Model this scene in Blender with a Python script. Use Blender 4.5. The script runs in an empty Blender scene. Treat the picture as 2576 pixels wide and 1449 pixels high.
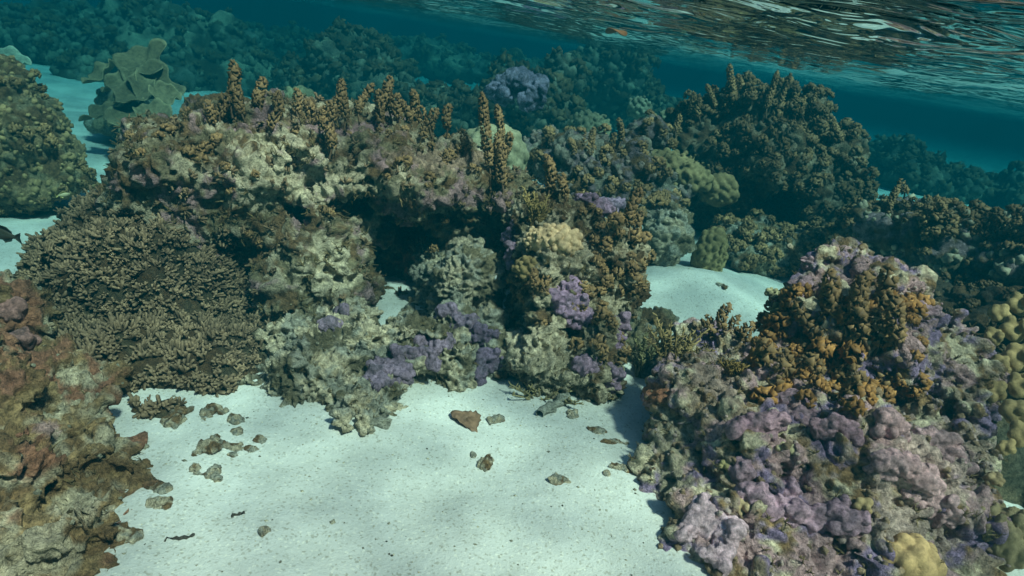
import bpy, math, random, time
import numpy as np
from mathutils import Matrix, Vector

T0 = time.time()
rng = np.random.default_rng(7)
random.seed(7)
scene = bpy.context.scene
col = scene.collection

# ------------------------------------------------------------------ camera
PW, PH = 2576, 1449                       # pixel grid used for reading positions off the photograph
HFOV, PITCH, ROLL, CAM_Z = math.radians(80), math.radians(21.6), math.radians(9.5), 1.1
FOC = PW / 2 / math.tan(HFOV / 2)
SURF_Z = 1.255                             # mean level of the water surface
cam = bpy.data.objects.new('camera', bpy.data.cameras.new('camera'))
col.objects.link(cam)
cam.data.sensor_width = 36
cam.data.lens = 18 / math.tan(HFOV / 2)
cam.data.clip_start, cam.data.clip_end = 0.02, 500
_f = Vector((0, math.cos(PITCH), -math.sin(PITCH)))
_r0, _u0 = Vector((1, 0, 0)), Vector((0, math.sin(PITCH), math.cos(PITCH)))
_c, _s = math.cos(ROLL), math.sin(ROLL)
_r, _u = _r0 * _c + _u0 * _s, -_r0 * _s + _u0 * _c
cam.matrix_world = Matrix(((_r.x, _u.x, -_f.x, 0), (_r.y, _u.y, -_f.y, 0), (_r.z, _u.z, -_f.z, CAM_Z), (0, 0, 0, 1)))
scene.camera = cam
CR, CU, CF = (np.array(v) for v in (_r, _u, _f))
CPOS = np.array([0, 0, CAM_Z])

# ------------------------------------------------------------------ sky, sun, exposure
SUN_DIR = Vector((0.36, -0.42, 0.83)).normalized()          # towards the sun
elev, azim = math.asin(SUN_DIR.z), math.atan2(SUN_DIR.x, SUN_DIR.y)
world = bpy.data.worlds.new('World'); scene.world = world; world.use_nodes = True
wn = world.node_tree
sky = wn.nodes.new('ShaderNodeTexSky'); sky.sky_type = 'NISHITA'; sky.sun_disc = False
sky.sun_elevation, sky.sun_rotation = elev, azim
bg = wn.nodes['Background']; bg.inputs[1].default_value = 0.10
wn.links.new(sky.outputs[0], bg.inputs[0])
sun = bpy.data.objects.new('sun', bpy.data.lights.new('sun', 'SUN')); col.objects.link(sun)
sun.data.energy, sun.data.angle, sun.data.color = 5.0, math.radians(5), (1.0, 0.75, 0.60)
sun.rotation_euler = SUN_DIR.to_track_quat('Z', 'Y').to_euler()
vs = scene.view_settings
vs.view_transform, vs.look, vs.gamma, vs.use_curve_mapping = 'Standard', 'None', 1, False
vs.exposure = 1.14
scene.cycles.volume_bounces = 0
scene.cycles.max_bounces = 6
scene.cycles.diffuse_bounces = 2
scene.cycles.glossy_bounces = 2
scene.cycles.transparent_max_bounces = 8
scene.cycles.use_denoising = True
scene.cycles.caustics_reflective = False
scene.cycles.caustics_refractive = False

# water: scattering and extinction per metre, red green blue
SIG_S = np.array([0.0001, 0.0150, 0.0205])
SIG_T = np.array([0.32, 0.14, 0.126])

# ------------------------------------------------------------------ pixel helpers
def ray(x, y):
    return CF + CR * ((x - PW / 2) / FOC) + CU * ((PH / 2 - y) / FOC)
def at_y(x, y, Y):
    d = ray(x, y); return CPOS + d * (Y / d[1])
def at_z(x, y, z=0.0):
    d = ray(x, y); return CPOS + d * ((z - CAM_Z) / d[2])
def at_ground(x, y):
    z = 0.
    for _ in range(4):
        p = at_z(x, y, z); z = float(sand_height(p[:1], p[1:2])[0])
    return at_z(x, y, z)
def depth_of(p):
    return float((np.asarray(p) - CPOS) @ CF)
def project(P):
    q = P - CPOS; d = q @ CF; d = np.where(d < .05, .05, d)
    return np.stack([PW / 2 + FOC * (q @ CR) / d, PH / 2 - FOC * (q @ CU) / d, d], 1)

# ------------------------------------------------------------------ numpy noise
_G = rng.normal(size=(32, 32, 32, 3)).astype(np.float32)
_G /= np.linalg.norm(_G, axis=3, keepdims=True)
_J = rng.random((32, 32, 32, 3)).astype(np.float32)
def gnoise(P):
    P = np.asarray(P, np.float32)
    i = np.floor(P).astype(np.int32); f = P - i
    u = f * f * f * (f * (f * 6 - 15) + 10)
    out = np.zeros(len(P), np.float32)
    for dx in (0, 1):
        wx = u[:, 0] if dx else 1 - u[:, 0]
        for dy in (0, 1):
            wy = u[:, 1] if dy else 1 - u[:, 1]
            for dz in (0, 1):
                wz = u[:, 2] if dz else 1 - u[:, 2]
                g = _G[(i[:, 0] + dx) & 31, (i[:, 1] + dy) & 31, (i[:, 2] + dz) & 31]
                out += wx * wy * wz * (g[:, 0] * (f[:, 0] - dx) + g[:, 1] * (f[:, 1] - dy) + g[:, 2] * (f[:, 2] - dz))
    return out * 1.5
def fbm(P, size, octs=3, off=0.0):
    s, a, o = 1 / size, 1.0, 0
    for k in range(octs):
        o = o + a * gnoise(P * s + off + 13.7 * k); s *= 2.03; a *= .5
    return o
def worley(P, size, off=0.0):
    Q = np.asarray(P / size + off, np.float32); i = np.floor(Q).astype(np.int32)
    best = np.full(len(Q), 9., np.float32)
    for dx in (-1, 0, 1):
        for dy in (-1, 0, 1):
            for dz in (-1, 0, 1):
                c = i + np.array([dx, dy, dz])
                p = c + _J[c[:, 0] & 31, c[:, 1] & 31, c[:, 2] & 31]
                best = np.minimum(best, ((Q - p) ** 2).sum(1))
    return np.sqrt(best)
def smooth(a, b, x):
    t = np.clip((x - a) / (b - a), 0, 1); return t * t * (3 - 2 * t)

# ------------------------------------------------------------------ surface nets
def surface_nets(S, org, vox):
    ins = S < 0
    nx, ny, nz = S.shape
    cnt = np.zeros((nx - 1, ny - 1, nz - 1), np.int8)
    for a in (0, 1):
        for b in (0, 1):
            for c in (0, 1):
                cnt += ins[a:nx - 1 + a, b:ny - 1 + b, c:nz - 1 + c]
    act = (cnt > 0) & (cnt < 8)
    I = np.argwhere(act)
    idx = np.full(act.shape, -1, np.int64); idx[act] = np.arange(len(I))
    acc = np.zeros((len(I), 3)); n = np.zeros(len(I))
    for ax in range(3):
        for a in (0, 1):
            for b in (0, 1):
                o = np.zeros(3, int); o[(ax + 1) % 3] = a; o[(ax + 2) % 3] = b
                e = o.copy(); e[ax] = 1
                s0 = S[I[:, 0] + o[0], I[:, 1] + o[1], I[:, 2] + o[2]]
                s1 = S[I[:, 0] + e[0], I[:, 1] + e[1], I[:, 2] + e[2]]
                m = (s0 < 0) != (s1 < 0)
                t = np.where(m, s0 / np.where(m, s0 - s1, 1), 0)
                p = np.repeat(o[None].astype(float), len(I), 0); p[:, ax] = t
                acc[m] += p[m]; n[m] += 1
    V = (I + acc / n[:, None]) * vox + org
    quads = []
    for ax in range(3):
        b, c = (ax + 1) % 3, (ax + 2) % 3
        sl0 = [slice(1, -1)] * 3; sl1 = [slice(1, -1)] * 3
        sl0[ax] = slice(0, -1); sl1[ax] = slice(1, None)
        A, B = ins[tuple(sl0)], ins[tuple(sl1)]
        ch = np.argwhere(A != B)
        base = ch.copy(); base[:, b] += 1; base[:, c] += 1
        def cell(db, dc):
            q = base.copy(); q[:, b] += db; q[:, c] += dc
            return idx[q[:, 0], q[:, 1], q[:, 2]]
        q = np.stack([cell(-1, -1), cell(0, -1), cell(0, 0), cell(-1, 0)], 1)
        flip = ~A[ch[:, 0], ch[:, 1], ch[:, 2]]
        q[flip] = q[flip][:, ::-1]
        quads.append(q)
    Q = np.concatenate(quads); Q = Q[(Q >= 0).all(1)]
    return V, Q
def subdivide(V, Q):
    n = len(V)
    E = np.concatenate([Q[:, [0, 1]], Q[:, [1, 2]], Q[:, [2, 3]], Q[:, [3, 0]]]); E.sort(1)
    key = E[:, 0].astype(np.int64) * n + E[:, 1]
    u, inv = np.unique(key, return_inverse=True)
    mid = (V[u // n] + V[u % n]) / 2
    e = (inv + n).reshape(4, -1)
    cen = V[Q].mean(1); ci = n + len(u) + np.arange(len(Q))
    NQ = np.concatenate([np.stack([Q[:, k], e[k], ci, e[(k - 1) % 4]], 1) for k in range(4)])
    return np.concatenate([V, mid, cen]), NQ
def normals(V, Q):
    fn = np.cross(V[Q[:, 2]] - V[Q[:, 0]], V[Q[:, -1]] - V[Q[:, 1]]) if Q.shape[1] == 4 else np.cross(V[Q[:, 1]] - V[Q[:, 0]], V[Q[:, 2]] - V[Q[:, 0]])
    N = np.zeros_like(V)
    for k in range(Q.shape[1]):
        for a in range(3):
            N[:, a] += np.bincount(Q[:, k], fn[:, a], len(V))
    return N / np.maximum(np.linalg.norm(N, axis=1, keepdims=True), 1e-12)
def relax(V, Q, it=1, w=.5):
    for _ in range(it):
        A = np.zeros_like(V); n = np.zeros(len(V))
        for k in range(4):
            for j in (1, 3):
                n += np.bincount(Q[:, k], minlength=len(V))
                for a in range(3):
                    A[:, a] += np.bincount(Q[:, k], V[Q[:, (k + j) % 4], a], len(V))
        V = V * (1 - w) + w * A / np.maximum(n, 1)[:, None]
    return V

# ------------------------------------------------------------------ mesh and object helpers
def make_mesh(name, V, F, C=None, mat=None, smooth_shade=True):
    V = np.asarray(V, np.float32); F = np.asarray(F, np.int32); k = F.shape[1]
    me = bpy.data.meshes.new(name)
    me.vertices.add(len(V)); me.vertices.foreach_set('co', V.ravel())
    me.loops.add(F.size); me.loops.foreach_set('vertex_index', F.ravel())
    me.polygons.add(len(F)); me.polygons.foreach_set('loop_start', np.arange(len(F), dtype=np.int32) * k)
    if smooth_shade:
        me.polygons.foreach_set('use_smooth', np.ones(len(F), bool))
    if C is not None:
        at = me.color_attributes.new('Col', 'FLOAT_COLOR', 'POINT')
        c4 = np.ones((len(V), 4), np.float32); c4[:, :3] = np.clip(C, 0, 1)
        at.data.foreach_set('color', c4.ravel())
    if mat: me.materials.append(mat)
    me.update(calc_edges=True)
    return me
def link(name, me, parent=None, loc=(0, 0, 0)):
    o = bpy.data.objects.new(name, me); col.objects.link(o); o.location = loc
    if parent is not None: o.parent = parent
    return o
def tag(o, label, cat, group=None):
    o['label'] = label; o['category'] = cat
    if group: o['group'] = group
    return o
def structure(o):
    o['kind'] = 'structure'; return o
def stuff(o):
    o['kind'] = 'stuff'; return o
def based(name, V, F, C, mat, parent=None, sm=True):
    """one mesh object whose origin lies at the foot of its vertices (or at its parent's origin)"""
    base = np.array(parent['_b']) if parent is not None else np.array([V[:, 0].mean(), V[:, 1].mean(), V[:, 2].min()])
    o = link(name, make_mesh(name, V - base, F, C, mat, sm), parent, (0, 0, 0) if parent is not None else tuple(base))
    if parent is None: o['_b'] = base.tolist()
    return o

# ------------------------------------------------------------------ materials
def mat_base(name, rough=.85, bump=((90, .35), (260, .25)), spec=.25, jitter=.12, var=(40, .35), bump_dist=.004, gain=1.):
    m = bpy.data.materials.new(name); m.use_nodes = True
    nt = m.node_tree; N = nt.nodes; L = nt.links
    p = N['Principled BSDF']; p.inputs['Roughness'].default_value = rough
    p.inputs['Specular IOR Level'].default_value = spec
    at = N.new('ShaderNodeAttribute'); at.attribute_name = 'Col'
    tc = N.new('ShaderNodeTexCoord'); oi = N.new('ShaderNodeObjectInfo')
    nz = N.new('ShaderNodeTexNoise'); nz.inputs['Scale'].default_value = var[0]; nz.inputs['Detail'].default_value = 5
    nz.inputs['Roughness'].default_value = .7
    L.new(tc.outputs['Object'], nz.inputs['Vector'])
    mr = N.new('ShaderNodeMapRange'); mr.inputs['From Min'].default_value = .3; mr.inputs['From Max'].default_value = .7
    mr.inputs['To Min'].default_value = gain * (1 - var[1]); mr.inputs['To Max'].default_value = gain * (1 + var[1])
    L.new(nz.outputs['Fac'], mr.inputs['Value'])
    jr = N.new('ShaderNodeMapRange'); jr.inputs['To Min'].default_value = 1 - jitter; jr.inputs['To Max'].default_value = 1 + jitter
    L.new(oi.outputs['Random'], jr.inputs['Value'])
    mu = N.new('ShaderNodeMath'); mu.operation = 'MULTIPLY'
    L.new(mr.outputs[0], mu.inputs[0]); L.new(jr.outputs[0], mu.inputs[1])
    vm = N.new('ShaderNodeVectorMath'); vm.operation = 'SCALE'
    L.new(at.outputs['Color'], vm.inputs[0]); L.new(mu.outputs[0], vm.inputs['Scale'])
    L.new(vm.outputs[0], p.inputs['Base Color'])
    prev = None
    for sc, st in bump:
        n2 = N.new('ShaderNodeTexNoise'); n2.inputs['Scale'].default_value = sc; n2.inputs['Detail'].default_value = 4
        n2.inputs['Roughness'].default_value = .65
        L.new(tc.outputs['Object'], n2.inputs['Vector'])
        b = N.new('ShaderNodeBump'); b.inputs['Strength'].default_value = st; b.inputs['Distance'].default_value = bump_dist
        L.new(n2.outputs['Fac'], b.inputs['Height'])
        if prev: L.new(prev.outputs[0], b.inputs['Normal'])
        prev = b
    if prev: L.new(prev.outputs[0], p.inputs['Normal'])
    return m
M_ROCK = mat_base('reef_rock', bump=((45, .9), (150, .9)), bump_dist=.02, var=(70, .65), gain=1.2)
M_CRUST = mat_base('coralline_crust', bump=((55, .9), (150, 1), (420, .8)), bump_dist=.014, var=(90, .6), gain=1.3)
M_CORAL = mat_base('living_coral', rough=.8, bump=((60, .4), (330, .8)), bump_dist=.004, var=(45, .4), spec=.15)
M_ALGA = mat_base('brown_seaweed', rough=.6, bump=((300, .3),), bump_dist=.002, var=(70, .35), jitter=.25, gain=1.15)
M_NUB = mat_base('branching_coral', rough=.8, bump=((350, .4),), bump_dist=.002, var=(30, .4), jitter=.15)
M_FISH = mat_base('fish_skin', rough=.4, bump=(), spec=.5, var=(60, .2))
M_LEAF = mat_base('dead_leaf', rough=.6, bump=((160, .4),), bump_dist=.003, var=(45, .4))

def sand_material():
    m = bpy.data.materials.new('coral_sand'); m.use_nodes = True
    nt = m.node_tree; N = nt.nodes; L = nt.links; p = N['Principled BSDF']
    p.inputs['Roughness'].default_value = .95; p.inputs['Specular IOR Level'].default_value = .1
    tc = N.new('ShaderNodeTexCoord')
    def noise(sc, det=4):
        n = N.new('ShaderNodeTexNoise'); n.inputs['Scale'].default_value = sc; n.inputs['Detail'].default_value = det
        n.inputs['Roughness'].default_value = .7; L.new(tc.outputs['Object'], n.inputs['Vector']); return n
    big, mid, fine = noise(2.2), noise(14), noise(170, 3)
    r1 = N.new('ShaderNodeValToRGB'); e = r1.color_ramp.elements
    e[0].position, e[0].color = .3, (.56, .55, .50, 1); e[1].position, e[1].color = .7, (.66, .65, .60, 1)
    L.new(mid.outputs[0], r1.inputs[0])
    vo = N.new('ShaderNodeTexVoronoi'); vo.inputs['Scale'].default_value = 190; L.new(tc.outputs['Object'], vo.inputs['Vector'])
    r2 = N.new('ShaderNodeValToRGB'); e = r2.color_ramp.elements
    e[0].position, e[0].color = .02, (.6, .57, .5, 1); e[1].position, e[1].color = .14, (1, 1, 1, 1)
    e2 = r2.color_ramp.elements.new(.93); e2.color = (1, 1, 1, 1)
    e3 = r2.color_ramp.elements.new(.97); e3.color = (1.25, 1.22, 1.15, 1)
    sep = N.new('ShaderNodeSeparateColor'); L.new(vo.outputs['Color'], sep.inputs[0]); L.new(sep.outputs[0], r2.inputs[0])
    mx = N.new('ShaderNodeMix'); mx.data_type = 'RGBA'; mx.blend_type = 'MULTIPLY'; mx.inputs['Factor'].default_value = .75
    L.new(r1.outputs[0], mx.inputs['A']); L.new(r2.outputs[0], mx.inputs['B'])
    r3 = N.new('ShaderNodeValToRGB'); e = r3.color_ramp.elements
    e[0].position, e[0].color = .35, (.9, .9, .89, 1); e[1].position, e[1].color = .62, (1, 1, 1, 1)
    L.new(big.outputs[0], r3.inputs[0])
    m2 = N.new('ShaderNodeMix'); m2.data_type = 'RGBA'; m2.blend_type = 'MULTIPLY'; m2.inputs['Factor'].default_value = 1
    L.new(mx.outputs['Result'], m2.inputs['A']); L.new(r3.outputs[0], m2.inputs['B'])
    L.new(m2.outputs['Result'], p.inputs['Base Color'])
    b1 = N.new('ShaderNodeBump'); b1.inputs['Strength'].default_value = .5; b1.inputs['Distance'].default_value = .012; L.new(mid.outputs[0], b1.inputs['Height'])
    b2 = N.new('ShaderNodeBump'); b2.inputs['Strength'].default_value = .7; b2.inputs['Distance'].default_value = .004; L.new(fine.outputs[0], b2.inputs['Height'])
    L.new(b1.outputs[0], b2.inputs['Normal']); L.new(b2.outputs[0], p.inputs['Normal'])
    return m
def water_material():
    m = bpy.data.materials.new('water_surface'); m.use_nodes = True
    nt = m.node_tree; N = nt.nodes; L = nt.links; N.remove(N['Principled BSDF'])
    out = N['Material Output']
    tc = N.new('ShaderNodeTexCoord')
    mp = N.new('ShaderNodeMapping'); mp.inputs['Scale'].default_value = (1, 1.6, 1); L.new(tc.outputs['Object'], mp.inputs['Vector'])
    n1 = N.new('ShaderNodeTexNoise'); n1.inputs['Scale'].default_value = 6; n1.inputs['Detail'].default_value = 2; n1.inputs['Distortion'].default_value = .8
    L.new(mp.outputs[0], n1.inputs['Vector'])
    b = N.new('ShaderNodeBump'); b.inputs['Strength'].default_value = 1; b.inputs['Distance'].default_value = .022
    L.new(n1.outputs[0], b.inputs['Height'])
    fr = N.new('ShaderNodeFresnel'); fr.inputs['IOR'].default_value = 1.33; L.new(b.outputs[0], fr.inputs['Normal'])
    gl = N.new('ShaderNodeBsdfGlossy'); gl.inputs['Roughness'].default_value = .02; L.new(b.outputs[0], gl.inputs['Normal'])
    tr = N.new('ShaderNodeBsdfTransparent')
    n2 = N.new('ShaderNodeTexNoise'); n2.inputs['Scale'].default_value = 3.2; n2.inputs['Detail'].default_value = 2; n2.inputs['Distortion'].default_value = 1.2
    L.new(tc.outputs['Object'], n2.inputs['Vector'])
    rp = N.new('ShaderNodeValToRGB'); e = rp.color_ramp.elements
    e[0].position, e[0].color = .38, (.52, .52, .52, 1); e[1].position, e[1].color = .6, (1, 1, 1, 1)  # uneven tint imitates sunlight focused by ripples, dappling the sand below
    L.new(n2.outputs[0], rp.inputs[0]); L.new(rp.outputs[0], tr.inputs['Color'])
    mix = N.new('ShaderNodeMixShader')
    L.new(fr.outputs[0], mix.inputs[0]); L.new(tr.outputs[0], mix.inputs[1]); L.new(gl.outputs[0], mix.inputs[2])
    L.new(mix.outputs[0], out.inputs['Surface'])
    return m

# ------------------------------------------------------------------ seabed and water surface
def graded(lo, hi, c0, c1, fine, grow=1.12):
    mid = list(np.arange(c0, c1, fine)); a = []; s = fine; x = mid[0]
    while x > lo: s *= grow; x -= s; a.append(x)
    b = []; s = fine; x = mid[-1]
    while x < hi: s *= grow; x += s; b.append(x)
    return np.array(a[::-1] + mid + b)
def sheet(xs, ys):
    X, Y = np.meshgrid(xs, ys, indexing='ij'); n, m = X.shape
    i = np.arange(n * m).reshape(n, m)
    Q = np.stack([i[:-1, :-1], i[1:, :-1], i[1:, 1:], i[:-1, 1:]], -1).reshape(-1, 4)
    return X.ravel(), Y.ravel(), Q
def sand_height(x, y):
    P = np.stack([x, y, np.zeros_like(x)], 1)
    h = .035 * gnoise(P * 1.1 + 3.3) + .018 * gnoise(P * 3.1 + 8.1) + .007 * gnoise(P * 9 + 1.7) + .003 * gnoise(P * 27)
    h += .10 * np.exp(-(((x - .95) / .5) ** 2 + ((y - 3.05) / .35) ** 2))
    return h - .01 + .044 * np.clip(x, -3, 3)
sx, sy, SQ = sheet(graded(-45, 45, -1.6, 1.9, .022), graded(-12, 60, .7, 3.6, .022))
SV = np.stack([sx, sy, sand_height(sx, sy)], 1)
seabed = structure(link('seabed', make_mesh('seabed', SV, SQ, None, sand_material())))

def wave(x, y):
    P = np.stack([x, y, np.zeros_like(x)], 1)
    h = .05 * gnoise(P * np.array([.5, .8, 1]) + 5.2) + .022 * gnoise(P * np.array([1.3, 2.0, 1]) + 2.2)
    h += .016 * gnoise(P * np.array([2.6, 5.0, 1]) + 9.7) + .006 * gnoise(P * np.array([6, 12, 1]) + 4.1)
    return h
wx, wy, WQ = sheet(graded(-50, 50, -.6, 3.4, .036, 1.1), graded(-15, 60, .4, 5.0, .036, 1.1))
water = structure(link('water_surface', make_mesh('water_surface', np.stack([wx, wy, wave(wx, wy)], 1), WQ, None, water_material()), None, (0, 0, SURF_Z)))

# ------------------------------------------------------------------ reef rock from blobs
ALLP = []                                  # projected vertices of the rocks, for finding what a pixel lands on
GRID = {}
def blobs_to_world(blobs):
    out = []
    for b in blobs:
        x, y, Y, rx, ry, rd = b[:6]
        c = at_y(x, y, Y); s = depth_of(c) / FOC
        out.append((c, np.array([rx * s, rd, ry * s])))
    return out
def sdf_mesh(wb, vox, k=.05, snoise=((.22, .06), (.09, .03)), seed=0., floor=-.16, carve=(), aniso=1.):
    pad = .04 + 2 * vox + .9 * sum(a for _, a in snoise)
    lo = np.min([c - r for c, r in wb], 0) - pad; hi = np.max([c + r for c, r in wb], 0) + pad
    lo[2] = max(lo[2], floor - 2 * vox)
    n = np.ceil((hi - lo) / vox).astype(int) + 1
    g = [lo[a] + vox * np.arange(n[a]) for a in range(3)]
    S = np.full(n, 9., np.float32)
    for c, r in wb:
        q = [((g[a] - c[a]) / r[a]).astype(np.float32) for a in range(3)]
        d = np.sqrt(q[0][:, None, None] ** 2 + q[1][None, :, None] ** 2 + q[2][None, None, :] ** 2)
        d = (d - 1) * np.float32(r.min() * .6 + r.mean() * .4)
        h = np.clip(.5 + .5 * (S - d) / k, 0, 1)
        S = S * (1 - h) + d * h - k * h * (1 - h)
    for c, r in carve:
        q = [((g[a] - c[a]) / r[a]).astype(np.float32) for a in range(3)]
        d = (np.sqrt(q[0][:, None, None] ** 2 + q[1][None, :, None] ** 2 + q[2][None, None, :] ** 2) - 1) * np.float32(r.mean())
        S = np.maximum(S, -d)
    amp = sum(a for _, a in snoise)
    if amp > 0:
        I = np.argwhere(np.abs(S) < amp * 1.6 + 2 * vox)
        P = np.stack([g[a][I[:, a]] for a in range(3)], 1)
        d = np.zeros(len(P), np.float32)
        for j, (sz, a) in enumerate(snoise):
            d += a * gnoise(P * np.array([1, 1, aniso]) / sz + seed + 7.3 * j)
        S[I[:, 0], I[:, 1], I[:, 2]] += d
    S = np.maximum(S, (floor - g[2]).astype(np.float32)[None, None, :])
    S[0], S[-1], S[:, 0], S[:, -1], S[:, :, 0], S[:, :, -1] = (np.maximum(a, vox) for a in (S[0], S[-1], S[:, 0], S[:, -1], S[:, :, 0], S[:, :, -1]))
    return surface_nets(S, lo, vox)
CREAM, OLIVE, BROWN, DARK = np.array([.46, .38, .26]), np.array([.19, .155, .09]), np.array([.13, .078, .036]), np.array([.05, .04, .028])
PINK, PURPLE, GREY, RUST = np.array([.36, .22, .22]), np.array([.21, .145, .23]), np.array([.28, .26, .205]), np.array([.22, .09, .045])
def palette(P, stops, seed, size=.09):
    """blend a few pigments by layered noise: stops = [(colour, bias)], first one is the ground colour"""
    C = np.repeat(np.array(stops[0][0])[None], len(P), 0)
    for j, (c, bias) in enumerate(stops[1:]):
        n = fbm(P, size * (1 + .4 * j), 4, seed + 5.1 * j)
        m = smooth(-.12, .16, n + bias)[:, None]
        C = C * (1 - m) + np.array(c) * m
    v = 1 + .35 * fbm(P, .018, 2, seed + 3)[:, None]
    return C * np.clip(v, .5, 1.6)
def components(V, Q, C, least=60):
    lab = np.arange(len(V))
    while True:
        m = lab[Q].min(1); new = lab.copy()
        for k in range(4): np.minimum.at(new, Q[:, k], m)
        new = new[new]
        if (new == lab).all(): break
        lab = new
    out = []
    for u, n in zip(*np.unique(lab, return_counts=True)):
        if n < least: continue
        sel = lab == u; idx = np.cumsum(sel) - 1
        out.append((V[sel], idx[Q[sel[Q[:, 0]]]], C[sel]))
    return out
def rock(name, label, cat, blobs, vox=.012, sub=1, k=.05, snoise=((.22, .06), (.09, .03)), seed=0., stops=None, size=.09,
         rough=(.022, .012, .006), knobs=.0, pits=.0, group=None, parent=None, mat=None, wb=None, keep=True, pieces=False, carve=(), aniso=1., ksize=.035, spots=(), erode=0):
    wb = wb or blobs_to_world(blobs)
    V, Q = sdf_mesh(wb, vox, k, snoise, seed, -.16, blobs_to_world(carve), aniso)
    V = relax(V, Q, 1)
    for _ in range(sub): V, Q = subdivide(V, Q)
    V = relax(V, Q, 1)
    vis = V[:, 2] > sand_height(V[:, 0], V[:, 1]) - .05
    Q = Q[vis[Q].any(1)]; used = np.zeros(len(V), bool); used[Q] = True
    Q = (np.cumsum(used) - 1)[Q]; V = V[used]
    N = normals(V, Q)
    a1, a2, a3 = rough
    s0 = max(vox / .012, 1)
    d = a1 * (np.abs(gnoise(V / (.07 * s0) + seed)) * 2 - .5)
    b = np.abs(gnoise(V / (.032 * s0) + seed + 4)) * 2 - .5
    d += -1.35 * a2 * b if erode else a2 * b
    if erode: d -= 1.3 * a3 * (np.abs(gnoise(V / (.017 * s0) + seed + 6)) * 2 - .5)
    d += a3 * gnoise(V / (.014 * s0) + seed + 9)
    if knobs:
        w = worley(V, ksize * s0, seed); d += knobs * np.sqrt(np.clip(1 - (w / .75) ** 2, 0, 1))
    if pits:
        w = worley(V, .05 * s0, seed + 3.3); d -= pits * smooth(.32, .12, w)
    V = V + N * d[:, None]
    C = palette(V, stops or [(OLIVE, 0), (BROWN, 0), (CREAM, -.05)], seed, size)
    PV = project(V) if len(spots) else None
    for x, y, rx, ry, cc in spots:
        e = 1.15 - np.hypot((PV[:, 0] - x) / rx, (PV[:, 1] - y) / ry); sel = np.flatnonzero(e > -1.2); m = e[sel] + .9 * fbm(V[sel], .05, 4, seed + x)
        m = (smooth(0, .35, m) * .92)[:, None]
        C[sel] = C[sel] * (1 - m) + np.array(cc) * (1 + .4 * fbm(V[sel], .02, 2, seed))[:, None] * m
    if pieces:
        for v, q, c in components(V, Q, C): o = based(name, v, q, c, mat, parent)
        return o
    if parent is None:
        o = based(name, V, Q, C, mat or M_ROCK); tag(o, label, cat, group)
    else:
        o = based(name, V, Q, C, mat or M_ROCK, parent)
    GRID[o.name] = (V, Q)
    if keep: ALLP.append(project(V))
    return o
_cache = [0, None]
def hit(x, y, r=14, fallback=2.5):
    """world point of the nearest reef surface that pixel (x, y) lands on"""
    if _cache[0] != len(ALLP): _cache[:] = [len(ALLP), np.concatenate(ALLP)]
    A = _cache[1]
    m = (np.abs(A[:, 0] - x) < r) & (np.abs(A[:, 1] - y) < r)
    if not m.any():
        p = at_ground(x, y)
        return p if ray(x, y)[2] < -.05 and depth_of(p) < 6 else CPOS + ray(x, y) * fallback
    d = np.percentile(A[m, 2], 15)
    return CPOS + ray(x, y) * d

# ------------------------------------------------------------------ templates
def blade_template(n=6):
    V = []; C = []
    for k in range(n):
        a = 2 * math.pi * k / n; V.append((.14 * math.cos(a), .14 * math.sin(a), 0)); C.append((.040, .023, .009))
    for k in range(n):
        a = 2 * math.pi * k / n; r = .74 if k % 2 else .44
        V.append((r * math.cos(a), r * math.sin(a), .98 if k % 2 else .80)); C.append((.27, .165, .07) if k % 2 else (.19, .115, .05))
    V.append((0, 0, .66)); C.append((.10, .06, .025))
    F = []
    for k in range(n):
        j = (k + 1) % n
        F += [(k, j, n + j), (k, n + j, n + k), (n + k, n + j, 2 * n)]
    return np.array(V), np.array(F), np.array(C)
BLADE = blade_template()
BLADE_LOW = blade_template(4)
def frame(axis, spin=0.):
    z = np.asarray(axis, float); z = z / np.linalg.norm(z)
    h = np.array([1., 0, 0]) if abs(z[0]) < .8 else np.array([0, 1., 0])
    x = np.cross(h, z); x /= np.linalg.norm(x); y = np.cross(z, x)
    c, s = math.cos(spin), math.sin(spin)
    return np.stack([x * c + y * s, -x * s + y * c, z], 1)
def merge(parts):
    V, F, C, n = [], [], [], 0
    for v, f, c in parts:
        V.append(v); F.append(f + n); C.append(c); n += len(v)
    return np.concatenate(V), np.concatenate(F), np.concatenate(C)
def tube(pts, radii, sides=5, c0=(.1, .06, .03), c1=None, cap=True):
    pts = np.asarray(pts, float); V, F, C = [], [], []
    c0 = np.array(c0); c1 = c0 if c1 is None else np.array(c1)
    for i, (p, r) in enumerate(zip(pts, radii)):
        t = pts[min(i + 1, len(pts) - 1)] - pts[max(i - 1, 0)]
        R = frame(t)
        for k in range(sides):
            a = 2 * math.pi * k / sides
            V.append(p + R[:, 0] * math.cos(a) * r + R[:, 1] * math.sin(a) * r); C.append(c0 + (c1 - c0) * i / (len(pts) - 1))
    for i in range(len(pts) - 1):
        for k in range(sides):
            a, b = i * sides + k, i * sides + (k + 1) % sides
            F += [(a, b, b + sides), (a, b + sides, a + sides)]
    if cap:
        t = pts[-1] - pts[-2]; V.append(pts[-1] + t / np.linalg.norm(t) * radii[-1] * .7); C.append(c1); e = len(V) - 1; o = (len(pts) - 1) * sides
        F += [(o + k, o + (k + 1) % sides, e) for k in range(sides)]
    return np.array(V), np.array(F), np.array(C)
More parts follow.
